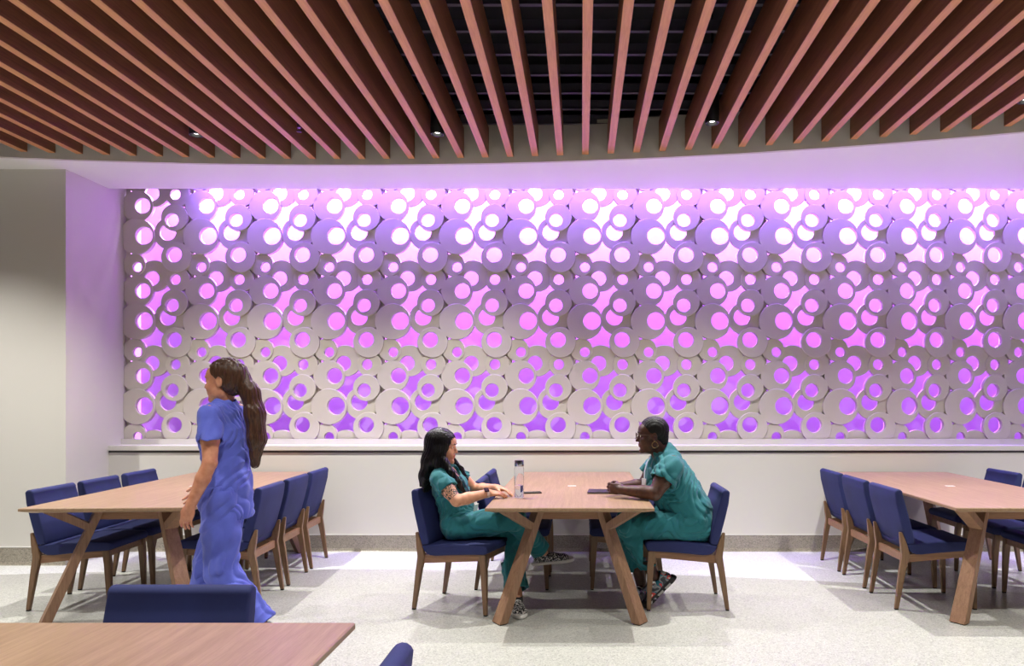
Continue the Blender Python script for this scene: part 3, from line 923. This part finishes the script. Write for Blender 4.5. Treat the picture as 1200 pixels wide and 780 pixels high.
# ============================================================ seated, long black hair
W = person((-.80, 5.10, 0), 'seated person with long black hair in teal scrubs, arms on the centre table')
wskin = skin('skin_light', srgb(226, 168, 136), srgb(206, 142, 112))
teal = scrub('teal_scrubs', srgb(24, 116, 124), srgb(14, 84, 95))
fw = unit((math.cos(math.radians(-10)), math.sin(math.radians(-10)), 0)); lt = np.array((-fw[1], fw[0], 0))
hf = Frame((-.958, 5.07, 1.093), (1, -.10, -.10), sc=.95)
B = Field((-1.16, 4.66, .0), (-.02, 5.50, 1.24), .0042)
tor = [(-.835, 5.11, .560, .150, .100), (-.865, 5.105, .68, .112, .080), (-.900, 5.09, .80, .130, .095), (-.935, 5.085, .895, .125, .070)]
B.limb(tor, lt, .03)
B.chain([(-.945, 5.08, .93, .05), (-.955, 5.075, .99, .046), (-.955, 5.072, 1.05, .050)], .03)
head(B, hf)
shR, elR, wrR = v3(-.955, 4.925, .895), v3(-.822, 4.845, .752), v3(-.625, 4.955, .790)
shL, elL, wrL = v3(-.925, 5.245, .900), v3(-.765, 5.300, .775), v3(-.590, 5.150, .800)
for a, b, c in ((shR, elR, wrR), (shL, elL, wrL)):
    B.chain([(*a, .046), (*(a*.45+b*.55), .046), (*b, .038)], .02); B.chain([(*b, .038), (*(b*.65+c*.35), .040), (*c, .0255)], .01)
hand(B, wrR, (.80, .34, -.06), (.05, .25, -1), (0, 1, 0), (.22, .25, .28, .32), .92)
hand(B, wrL, (.80, -.38, -.10), (.05, -.25, -1), (0, -1, 0), (.25, .28, .3, .35), .92)
hpR, knR, anR = v3(-.835, 5.02, .555), v3(-.455, 5.03, .600), v3(-.268, 5.235, .325)
hpL, knL, anL = v3(-.815, 5.19, .55), v3(-.520, 5.15, .475), v3(-.430, 4.945, .105)
for a, b, c in ((hpR, knR, anR), (hpL, knL, anL)):
    B.chain([(*a, .070), (*b, .050)], .03); B.chain([(*b, .050), (*(b*.7+c*.3), .050), (*c, .034)], .01)
lips_w = plain('lips_rose', srgb(196, 112, 102), .4)
tat = skin('tattooed_skin', srgb(200, 146, 118), srgb(40, 40, 46)); v = tat.coords()
tm = tat.ramp(tat.noise(v, 42, 3, .6, 2.2), [(.44, srgb(44, 42, 48)), (.47, srgb(60, 54, 58)), (.52, srgb(222, 164, 134))]); tat.color(tm)
seat_cut(B, WCH, WROT, .012); table_cut(B, -.64, -.1, 4.7, 5.5)
bw = B.build('body', wskin.m, W)
def t_w(c):
    q = local(hf, c); lip = lipmask(q)
    d = elR-shR; t = ((c-shR) @ d)/(d@d); rr = np.linalg.norm(c-shR-np.clip(t, 0, 1)[:, None]*d, axis=1)
    return np.where(lip, 1, np.where((t > .30) & (t < .90) & (rr < .07) & (c[:, 1] < 4.97), 2, 0))
paint_faces(bw, [lips_w, tat.m], t_w)
blackhair = hairmat('black_hair', srgb(22, 17, 20), srgb(8, 7, 9))
eyes(hf, W, plain('brow_black', srgb(26, 18, 18), .6))
# scrub top
T = Field((-1.16, 4.66, .44), (-.40, 5.50, 1.06), .0045)
for a, b in ((shR, elR), (shL, elL)):
    m = a*.42+b*.58; T.chain([(*(a+(-.0, 0, -.012)), .054), (*(a*.6+b*.4), .060), (*m, .066)], .03)
    d = unit(b-a); m = a*.50+b*.50; T.plane(m, d, np.minimum(m-.02, m+d*.16)-.075, np.maximum(m, m+d*.16)+.075)
    T.cone(m-d*.035, m+d*.03, .052, .058, .003, 'cut')
T.limb([(-.835, 5.11, .545, .172, .122), (-.855, 5.105, .62, .150, .112), (-.872, 5.10, .70, .142, .108), (-.905, 5.09, .80, .150, .115), (-.938, 5.085, .895, .138, .088)], lt, .022)
for a in (shR, shL): T.cone((-.95, 5.08, .925), a+(0, 0, -.01), .060, .050, .03)
T.chain([(-.948, 5.08, .925, .070), (-.952, 5.08, .952, .056)], .03)
T.warp(folds(0.0053, 78, (.2, .1, 1), 3, 14))
T.cone((-.955, 5.075, 1.03), (-.952, 5.078, .94), .062, .055, .004, 'cut')
T.ell((-.865, 5.07, .915), (.030, .050, .062), None, .004, 'cut')
T.plane((-.83, 5.1, .50), (0, 0, -1), (-1.2, 4.6, .40), (-.4, 5.6, .55))
seat_cut(T, WCH, WROT)
T.build('scrub_top', teal, W)
# trousers
P_ = Field((-1.08, 4.80, .10), (-.16, 5.42, .74), .005)
P_.limb([(-.86, 5.11, .560, .165, .110), (-.80, 5.11, .545, .160, .098)], lt, .03)
P_.chain([(*hpR, .094), (*(hpR*.5+knR*.5), .084), (*knR, .072)], .03); P_.chain([(*knR, .072), (*(knR*.5+anR*.5), .068), (*anR, .072)], .02)
P_.chain([(*hpL, .094), (*knL, .072)], .03); P_.chain([(*knL, .072), (*(knL*.5+anL*.5), .070), (*(anL+(0, 0, .0)), .082)], .02)
P_.warp(folds(0.0052, 59, (.9, .1, .3), 5, 11))
for k_, a in ((knR, anR), (knL, anL)):
    d = unit(a-k_); m = a-d*(.045 if a is anR else .035); P_.plane(m, d, np.minimum(m, m+d*.1)-.10, np.maximum(m, m+d*.1)+.10); P_.cone(m-d*.05, m+d*.03, .056, .064, .003, 'cut')
seat_cut(P_, WCH, WROT)
P_.build('scrub_trousers', teal, W)
# hair: crown, curtain down the back, locks over both shoulders
H = Field((-1.20, 4.86, .70), (-.70, 5.32, 1.25), .004)
H.ell(hf.p(-.018, 0, .040), np.array((.112, .091, .100))*.95, hf.R, .01)
H.limb([(*hf.p(-.035, 0, .03), .088, .090), (-1.030, 5.08, 1.00, .108, .066), (-1.060, 5.085, .90, .118, .048), (-1.075, 5.09, .80, .108, .030)], hf.l, .03)
for s in (-1, 1):
    H.limb([(*hf.p(.000, s*.066, .02), .060, .026), (*hf.p(-.008, s*.072, -.07), .058, .026), (-.955, 5.075+s*.085, .965, .050, .026)], hf.f, .02)
H.chain([(-.925, 4.990, 1.00, .026), (-.885, 4.965, .93, .025), (-.835, 4.975, .86, .022), (-.790, 4.985, .785, .012)], .02)
H.chain([(-.905, 5.155, 1.00, .022), (-.850, 5.165, .93, .020), (-.805, 5.165, .86, .014)], .02)
H.limb([(*hf.p(.105, 0, -.030), .056, .088), (*hf.p(.100, 0, .020), .050, .060)], hf.l, .003, 'cut')
H.ell(hf.p(.095, 0, -.03), (.048*.95, .080, .098*.95), hf.R, .006, 'cut')
def strands(x, y, z):
    a = np.arctan2(y-5.07, x+.95); return .0022*np.sin(a*38+6*np.sin(z*9))+.0014*np.sin(a*83+z*14)
H.warp(strands); seat_cut(H, WCH, WROT, .007); H.build('hair', blackhair, W)
# watch, badge, shoes
d = unit(wrR-elR); c = wrR-d*.012
wb = Field(c-.06, c+.06, .0022); wb.cone(c-d*.010, c+d*.010, .0315, .0315, .001); wb.plane(c+d*.010, d, c-.06, c+.06); wb.plane(c-d*.010, -d, c-.06, c+.06); wb.cone(c-d*.04, c+d*.04, .0275, .0275, 0.0, 'cut')
wt = wb.build('watch_band', plain('band_pink', srgb(224, 196, 190), .5), W)
o = box('watch_face', -.016, .016, -.017, .017, -.005, .006, plain('watch_dark', srgb(60, 40, 58), .2), wt, bevel=.003)
mid = c-np.array(W.location); o.location = Vector(mid)+Vector((0, -.018, .026)); o.rotation_euler = (math.radians(35), 0, math.radians(28))
strap('lanyard', [(-.868, 4.995, .945), (-.815, 5.02, .88), (-.778, 5.05, .80), (-.756, 5.06, .72)], (1, -.25, .35), .014, .002, plain('lanyard_navy', srgb(30, 40, 70), .6), W)
o = box('badge', -.003, .003, -.026, .026, -.040, .040, M['white'], W, bevel=.001); o.location = (.072, -.045, .665); o.rotation_euler = (0, math.radians(14), math.radians(-20))
pm = NT('slip_on_pattern', (0,0,0,1), .7); v = pm.coords()
pm.color(pm.ramp(pm.noise(v, 75, 2, .5, 1.5), [(.50, srgb(26, 26, 28)), (.54, srgb(225, 222, 218))], 'CONSTANT'))
sole_w = plain('sole_white', srgb(222, 218, 212), .5); sock = fabric('sock_black', srgb(24, 24, 28), srgb(14, 14, 16))
u1, _, _ = shoe(W, anR+(0.0, 0, .0), (.97, .05, .10), (-.12, -.15, 1), (pm.m, sole_w)); 
u2, _, _ = shoe(W, v3(-.432, 4.935, .078), (.22, -.97, 0), (0, 0, 1), (pm.m, sole_w), L=.25)
for k_, a in ((knR, anR), (knL, anL)):
    F = Field(a-.20, a+.20, .004); dd = unit(k_-a); F.chain([(*(a-(0, 0, .03)), .037), (*(a+dd*.09), .041)], .01)
    if a is anL: F.chain([(-.432, 4.935, .055, .036), (*(a+dd*.13), .043)], .01); F.build('sock', sock, W)

# ============================================================ seated, short hair and glasses
G = person((.72, 5.14, 0), 'seated person with short hair, glasses and hoop earrings in teal scrubs, hands clasped')
mskin = skin('skin_dark', srgb(92, 56, 40), srgb(62, 36, 26))
mf = Frame((.494, 5.10, 1.168), (-1, -.05, -.05), sc=1.0); ml = np.array((0, -1, 0))
B = Field((.08, 4.66, .0), (1.02, 5.58, 1.33), .0042)
B.limb([(.79, 5.14, .57, .17, .12), (.72, 5.14, .70, .15, .13), (.62, 5.14, .86, .16, .14), (.59, 5.13, .97, .15, .09)], ml, .03)
B.chain([(.585, 5.13, 1.01, .062), (.545, 5.115, 1.07, .058), (.515, 5.105, 1.13, .062)], .03)
head(B, mf, 1.0)
shL, elL, wrL = v3(.615, 4.945, .985), v3(.490, 4.865, .800), v3(.275, 4.985, .808)
shR, elR, wrR = v3(.580, 5.315, .980), v3(.455, 5.330, .800), v3(.270, 5.165, .808)
for a, b, c in ((shL, elL, wrL), (shR, elR, wrR)):
    B.chain([(*a, .062), (*(a*.45+b*.55), .060), (*b, .048)], .02); B.chain([(*b, .048), (*(b*.65+c*.35), .046), (*c, .030)], .01)
hand(B, wrL+(0, .0, .004), (-.86, .50, .04), (-.45, .88, 0), (0, 0, 1), (.50, .54, .58, .60), 1.0, .05, (.35, .3))
hand(B, wrR+(0, .0, -.005), (-.86, -.50, .04), (-.45, -.88, 0), (0, 0, 1), (.50, .54, .58, .60), 1.0, .05, (.35, .3))
hpL, knL, anL = v3(.77, 5.035, .555), v3(.325, 5.025, .555), v3(.505, 5.070, .205)
hpR, knR, anR = v3(.77, 5.245, .555), v3(.325, 5.250, .550), v3(.425, 5.190, .125)
for a, b, c in ((hpL, knL, anL), (hpR, knR, anR)):
    B.chain([(*a, .080), (*b, .055)], .03); B.chain([(*b, .055), (*(b*.7+c*.3), .055), (*c, .038)], .01)
seat_cut(B, MCH, PI, .012); table_cut(B, .06, .47, 4.7, 5.6, .7515)
bg = B.build('body', mskin.m, G)
def t_g(c):
    q = local(mf, c); lip = lipmask(q)
    return np.where(lip, 1, 0)
paint_faces(bg, [plain('lips_dark', srgb(118, 66, 58), .4)], t_g)
eyes(mf, G, plain('brow_dark', srgb(20, 14, 12), .6))
T = Field((.34, 4.66, .44), (1.04, 5.58, 1.12), .0045)
for a, b in ((shL, elL), (shR, elR)):
    m = a*.38+b*.62; T.chain([(*(a+(.0, 0, -.018)), .068), (*(a*.65+b*.35), .080), (*m, .090)], .04)
    d = unit(b-a); m = a*.40+b*.60; T.plane(m, d, np.minimum(m-.02, m+d*.16)-.10, np.maximum(m, m+d*.16)+.10)
    T.cone(m-d*.04, m+d*.03, .072, .080, .003, 'cut')
T.limb([(.800, 5.14, .545, .205, .145), (.760, 5.14, .64, .190, .150), (.690, 5.14, .74, .185, .160), (.618, 5.14, .85, .180, .168), (.590, 5.13, .95, .170, .125), (.585, 5.13, 1.005, .130, .085)], ml, .022)
for a in (shR, shL): T.cone((.588, 5.13, 1.00), a+(0, 0, -.015), .085, .066, .04)
T.chain([(.590, 5.13, 1.02, .090), (.580, 5.125, 1.055, .070)], .03)
T.warp(folds(0.0069, 64, (.45, .1, 1), 11, 12))
T.cone((.520, 5.105, 1.13), (.565, 5.12, 1.045), .070, .062, .004, 'cut')
T.ell((.475, 5.11, 1.01), (.040, .050, .075), None, .004, 'cut')
seat_cut(T, MCH, PI)
T.build('scrub_top', teal, G)
P_ = Field((.18, 4.86, .12), (1.02, 5.44, .76), .005)
P_.limb([(.80, 5.14, .565, .195, .125), (.74, 5.14, .545, .185, .105)], ml, .03)
for a, b, c in ((hpL, knL, anL), (hpR, knR, anR)):
    P_.chain([(*a, .112), (*(a*.5+b*.5), .100), (*b, .082)], .03); P_.chain([(*b, .082), (*(b*.5+c*.5), .076), (*(b*.18+c*.82), .064)], .02)
P_.warp(folds(0.0057, 59, (.9, .1, .3), 15, 11))
for b, c in ((knL, anL), (knR, anR)):
    d = unit(c-b); m = b*.20+c*.80; P_.plane(m, d, np.minimum(m, m+d*.1)-.09, np.maximum(m, m+d*.1)+.09); P_.cone(m-d*.05, m+d*.03, .050, .056, .003, 'cut')
seat_cut(P_, MCH, PI)
P_.build('scrub_trousers', teal, G)
H = Field(mf.o-.18, mf.o+.20, .0035)
H.ell(mf.p(-.016, 0, .043), (.1045, .0835, .0935), mf.R, .01); H.ell(mf.p(-.070, 0, -.030), (.040, .055, .050), mf.R, .03)
H.plane(mf.p(.062, 0, .085), unit(mf.f*1.0-mf.u*.62), mf.o-.2, mf.o+.2)
for s in (-1, 1): H.ell(mf.p(.040, s*.085, -.02), (.052, .03, .055), mf.R, .004, 'cut'); H.ell(mf.p(-.004, s*.086, -.006), (.022, .02, .034), mf.R, .004, 'cut')
H.plane(mf.p(-.05, 0, -.062), -mf.u, mf.o-.2, mf.o+.2)
H.warp(lambda x, y, z: .0016*np.sin(x*420+3*np.sin(z*200))*np.sin(z*380+2*np.sin(y*240))+.0012*np.sin(y*500))
hm = NT('short_black_hair', srgb(13, 11, 12), .45); hm.b.inputs['Specular IOR Level'].default_value = .3; v = hm.coords(); hm.bump(hm.noise(v, 260, 3, .7), .8, .003)
H.build('hair', hm.m, G)
# glasses
fm = plain('glasses_frame', srgb(90, 60, 56), .3)
gl = empty('glasses'); COL.objects.unlink(gl); bpy.data.objects.remove(gl)
first = None
for s in (-1, 1):
    pts = [mf.p(.112-.012*abs(math.cos(a)*.026+.0)/.026*(.5+.5*math.cos(a)), s*(.033+.026*math.cos(a)), .008+.021*math.sin(a)) for a in [2*PI*i/20 for i in range(20)]]
    o = tube('glasses_rim', pts, .0017, fm, G, 6, cyc=True)
    tube('glasses_temple', [mf.p(.104, s*.060, .014), mf.p(.070, s*.075, .014), mf.p(.010, s*.083, .012), mf.p(-.012, s*.084, .000)], .0019, fm, G, 6)
tube('glasses_bridge', [mf.p(.112, -.009, .012), mf.p(.116, 0, .015), mf.p(.112, .009, .012)], .0017, fm, G, 6)
gold = plain('gold', srgb(214, 172, 120), .25, Metallic=1.0)
for s in (-1, 1):
    pts = [mf.p(-.004+.021*math.sin(a), s*.083, -.056+.021*math.cos(a)) for a in [2*PI*i/24 for i in range(24)]]
    tube('hoop_earring', pts, .0022, gold, G, 6, cyc=True)
strap('lanyard', [(.478, 5.06, 1.035), (.450, 5.03, .985), (.432, 5.00, .93), (.430, 4.985, .885)], (-1, -.4, .25), .016, .002, plain('lanyard_white', srgb(200, 210, 222), .6), G)
o = box('badge', -.003, .003, -.027, .027, -.043, .043, M['white'], G, bevel=.001); o.location = (.425-.72, 4.965-5.14, .845); o.rotation_euler = (0, 0, math.radians(24))
# sneakers
sm_ = NT('sneaker_upper', (0,0,0,1), .6); v = sm_.coords((1, 1, 1), (.3, .5, .2))
sm_.color(sm_.ramp(sm_.noise(v, 16, 1, .4, .6), [(.36, srgb(58, 62, 70)), (.43, srgb(140, 142, 146)), (.50, srgb(36, 104, 120)), (.56, srgb(206, 66, 60)), (.62, srgb(210, 206, 200))], 'CONSTANT'))
sb = plain('sneaker_sole', srgb(34, 32, 34), .6)
dn = unit((-.52, -.10, -.62)); upn = unit((-.75, .0, .66))
u1, fr, b = shoe(G, v3(.540, 5.055, .190), (-.56, -.12, -.50), (-.60, -.10, .70), (sm_.m, sb), sole_t=.034, chunky=.006, L=.265)
for q in (.0, .07, .14):
    o = strap('sole_patch', [fr.p(q-.03, .046 if q < .1 else .054, b+.012), fr.p(q+.02, .046 if q < .1 else .055, b+.012)], fr.l, .014, .003, plain('sole_grey', srgb(170,168,166), .6), G); o.parent = u1; 
u2, fr2, b2 = shoe(G, v3(.425, 5.19, .098), (-.45, -.89, 0), (0, 0, 1), (sm_.m, sb), sole_t=.030, chunky=.004, L=.265)
lc = plain('lace_white', srgb(214, 212, 208), .7)
for q in range(4):
    for fr_, bb, u_ in ((fr2, b2, u2), (fr, b, u1)):
        z = bb+.088-.012*q; f_ = .045+.024*q
        o = tube('lace', [fr_.p(f_, -.024, z-.010), fr_.p(f_+.004, 0, z+.001), fr_.p(f_, .024, z-.010)], .003, lc, G, 6); o.parent = u_

# ============================================================ walking, blue scrubs
K = person((-1.99, 4.10, 0), 'walking person in blue scrubs with a long brown ponytail, seen from the side')
kskin = skin('skin_tan', srgb(212, 150, 118), srgb(190, 122, 92))
blue = scrub('blue_scrubs', srgb(92, 104, 204), srgb(62, 70, 172))
kf = Frame((-1.992, 4.10, 1.520), (-1, 0, -.06), sc=.97); kl = np.array((0, -1, 0))
B = Field((-2.44, 3.70, .0), (-1.60, 4.50, 1.67), .0045)
B.limb([(-1.975, 4.1, .93, .135, .095), (-1.985, 4.1, 1.08, .110, .080), (-2.0, 4.1, 1.22, .130, .092), (-1.995, 4.1, 1.33, .135, .070)], kl, .03)
B.chain([(-1.992, 4.1, 1.37, .052), (-1.995, 4.1, 1.43, .046), (-1.998, 4.1, 1.48, .050)], .03)
head(B, kf)
shL, elL, wrL = v3(-1.985, 3.930, 1.350), v3(-1.960, 3.875, 1.085), v3(-2.055, 3.860, .860)
shR, elR, wrR = v3(-1.995, 4.270, 1.350), v3(-2.040, 4.330, 1.090), v3(-2.215, 4.320, .905)
for a, b, c in ((shL, elL, wrL), (shR, elR, wrR)):
    B.chain([(*a, .047), (*(a*.45+b*.55), .044), (*b, .036)], .02); B.chain([(*b, .036), (*(b*.65+c*.35), .038), (*c, .025)], .01)
hand(B, wrL, (-.30, 0, -.95), (.1, 1, 0), (-1, 0, -.2), (.30, .32, .34, .36), .93)
hand(B, wrR, (-.70, 0, -.70), (.1, -1, 0), (-.7, 0, .7), (.30, .32, .34, .36), .93)
hpL, knL, anL = v3(-1.975, 4.01, .88), v3(-1.960, 4.01, .48), v3(-1.730, 4.01, .165)
hpR, knR, anR = v3(-1.985, 4.19, .88), v3(-2.120, 4.19, .49), v3(-2.190, 4.19, .095)
for a, b, c in ((hpL, knL, anL), (hpR, knR, anR)):
    B.chain([(*a, .074), (*b, .050)], .03); B.chain([(*b, .050), (*(b*.7+c*.3), .050), (*c, .034)], .01)
bk = B.build('body', kskin.m, K)
paint_faces(bk, [lips_w], lambda c: lipmask(local(kf, c)).astype(int))
eyes(kf, K, plain('brow_brown', srgb(60, 40, 30), .6))
T = Field((-2.22, 3.78, .70), (-1.76, 4.44, 1.46), .0048)
for a, b in ((shL, elL), (shR, elR)):
    T.chain([(*(a+(0, 0, -.014)), .052), (*(a*.4+b*.6), .066)], .035)
    d = unit(b-a); m = a*.42+b*.58; T.plane(m, d, np.minimum(m, m+d*.13)-.08, np.maximum(m, m+d*.13)+.08); T.cone(m-d*.04, m+d*.03, .053, .060, .003, 'cut')
T.limb([(-1.972, 4.1, .80, .165, .125), (-1.975, 4.1, .95, .150, .115), (-1.985, 4.1, 1.08, .135, .108), (-2.0, 4.1, 1.21, .148, .116), (-1.995, 4.1, 1.33, .146, .086)], kl, .022)
for a in (shR, shL): T.cone((-1.995, 4.1, 1.355), a+(0, 0, -.012), .058, .050, .03)
T.chain([(-1.992, 4.1, 1.36, .072), (-1.992, 4.1, 1.385, .060)], .03)
T.warp(folds(0.0060, 69, (.1, .1, 1), 21, 10))
T.cone((-1.998, 4.1, 1.46), (-1.995, 4.1, 1.375), .062, .054, .004, 'cut'); T.ell((-2.075, 4.1, 1.36), (.035, .045, .06), None, .004, 'cut')
T.plane((-1.98, 4.1, .76), (0, 0, -1), (-2.3, 3.7, .6), (-1.7, 4.5, .8)); T.build('scrub_top', blue, K)
P_ = Field((-2.34, 3.84, .08), (-1.58, 4.36, 1.0), .0055)
P_.limb([(-1.975, 4.1, .90, .150, .105), (-1.978, 4.1, .84, .155, .110)], kl, .03)
for a, b, c in ((hpL, knL, anL), (hpR, knR, anR)):
    P_.chain([(*a, .098), (*(a*.5+b*.5), .092), (*b, .080)], .03); P_.chain([(*b, .080), (*(b*.5+c*.5), .078), (*c, .084)], .02)
P_.warp(folds(0.0063, 55, (.1, .1, 1), 25, 8))
for b, c in ((knL, anL), (knR, anR)):
    d = unit(c-b); m = c-d*.03; P_.plane(m, d, np.minimum(m, m+d*.1)-.10, np.maximum(m, m+d*.1)+.10); P_.cone(m-d*.05, m+d*.03, .064, .072, .003, 'cut')
P_.build('scrub_trousers', blue, K)
H = Field((-2.12, 3.96, 1.00), (-1.70, 4.24, 1.68), .004)
H.ell(kf.p(-.018, 0, .042), np.array((.108, .086, .096))*.97, kf.R, .01)
H.ell(kf.p(-.045, 0, .0), np.array((.075, .082, .085))*.97, kf.R, .02)
H.limb([(*kf.p(-.095, 0, .035), .040, .040), (-1.845, 4.09, 1.46, .048, .046), (-1.815, 4.085, 1.34, .060, .050), (-1.805, 4.085, 1.20, .058, .044), (-1.815, 4.085, 1.06, .030, .022)], kl, .03)
H.plane(kf.p(.060, 0, .085), unit(kf.f*1.0-kf.u*.55), kf.o-.25, kf.o+(.06, .25, .25))
for s in (-1, 1): H.ell(kf.p(.045, s*.088, -.03), (.055, .03, .060), kf.R, .004, 'cut'); H.ell(kf.p(-.004, s*.088, -.006), (.022, .02, .034), kf.R, .004, 'cut')
H.warp(lambda x, y, z: .0022*np.sin((y-4.1)*260+4*np.sin(z*14)+x*60)+.0016*np.sin(x*240+z*26))
H.build('hair', hairmat('brown_hair', srgb(92, 62, 46), srgb(52, 34, 26)), K)
tube('hair_tie', [kf.p(-.104+.0, .036*math.cos(a), .035+.036*math.sin(a)) for a in [2*PI*i/16 for i in range(16)]], .006, plain('tie', srgb(30,30,40), .7), K, 8, cyc=True)
shoew = plain('shoe_white', srgb(214, 214, 218), .5)
shoe(K, v3(-1.730, 4.01, .155), (-.80, 0, -.42), (-.42, 0, .80), (shoew, sole_w)); shoe(K, v3(-2.190, 4.19, .078), (-1, 0, .0), (0, 0, 1), (shoew, sole_w))
EXPO = 0.12
# ------------------------------------------------------------------ lamps
def lamp(name, kind, loc, energy, color=(1,1,1), rot=(0,0,0), **kw):
    d = bpy.data.lights.new(name, kind); d.energy = energy; d.color = color
    for k, v in kw.items(): setattr(d, k, v)
    o = bpy.data.objects.new(name, d); COL.objects.link(o); o.location = loc; o.rotation_euler = rot
    return o
warm = (1, .985, .93)
for x, y in DL+[(-5.086, 5.0), (5.156, 4.5)]:  # last two are unseen, added past the fixtures to brighten the room's ends
    lamp('spot_lamp', 'SPOT', (x, y, 3.470), 400, warm, spot_size=math.radians(112), spot_blend=1.0, shadow_soft_size=.02)
for x in (-5.2, -3.1, -1.1, 1.0, 3.1, 5.2):
    gx = X0+PITCH*(round((x-X0)/PITCH-.5)+.5)
    lamp('spot_lamp', 'SPOT', (gx, 2.9, 3.44), 270, warm, spot_size=math.radians(100), spot_blend=1.0, shadow_soft_size=.03)
    lamp('spot_lamp', 'SPOT', (gx, .4, 3.44), 260, warm, spot_size=math.radians(88), spot_blend=.5, shadow_soft_size=.05)  # unseen row added as fill from the camera side
# purple LED strips in the cove, behind and in front of the screen, plus an added pale one
xm = (NX+.4+XR)/2; ln = XR-NX-.4
lamp('led_strip', 'AREA', (xm, 7.28, 3.93), 1750, (.48, .075, 1.0), (math.radians(2), 0, 0), spread=math.radians(100), shape='RECTANGLE', size=ln, size_y=.05)
lamp('led_strip', 'AREA', (xm, 7.33, 3.75), 400, (.76, .58, 1.0), (0, 0, 0), shape='RECTANGLE', size=ln, size_y=.04)  # second rear strip, added pale to whiten the glow in the upper openings
lamp('led_strip', 'AREA', (xm+.15, 6.98, 3.66), 90, (.30, .14, 1.0), (math.radians(14), 0, 0), spread=math.radians(85), shape='RECTANGLE', size=ln-.3, size_y=.05)

w = bpy.data.worlds.new('world'); S.world = w; w.use_nodes = True
w.node_tree.nodes['Background'].inputs[0].default_value = (.8, .8, .85, 1)
w.node_tree.nodes['Background'].inputs[1].default_value = .2

# ------------------------------------------------------------------ camera
cd = bpy.data.cameras.new('camera'); cam = bpy.data.objects.new('camera', cd); COL.objects.link(cam)
cam.location = (0, 0, 1.415); cam.rotation_euler = (PI/2, 0, 0)
cd.sensor_width = 36; cd.lens = 860/1200*36; cd.shift_x = -81/1200; cd.shift_y = 79/1200; cd.clip_start = .05
S.camera = cam
S.view_settings.view_transform = 'Standard'; S.view_settings.look = 'None'
S.view_settings.exposure = EXPO; S.view_settings.gamma = 1; S.view_settings.use_curve_mapping = False
S.cycles.use_denoising = True
S.cycles.max_bounces = 10; S.cycles.diffuse_bounces = 3; S.cycles.sample_clamp_indirect = 6
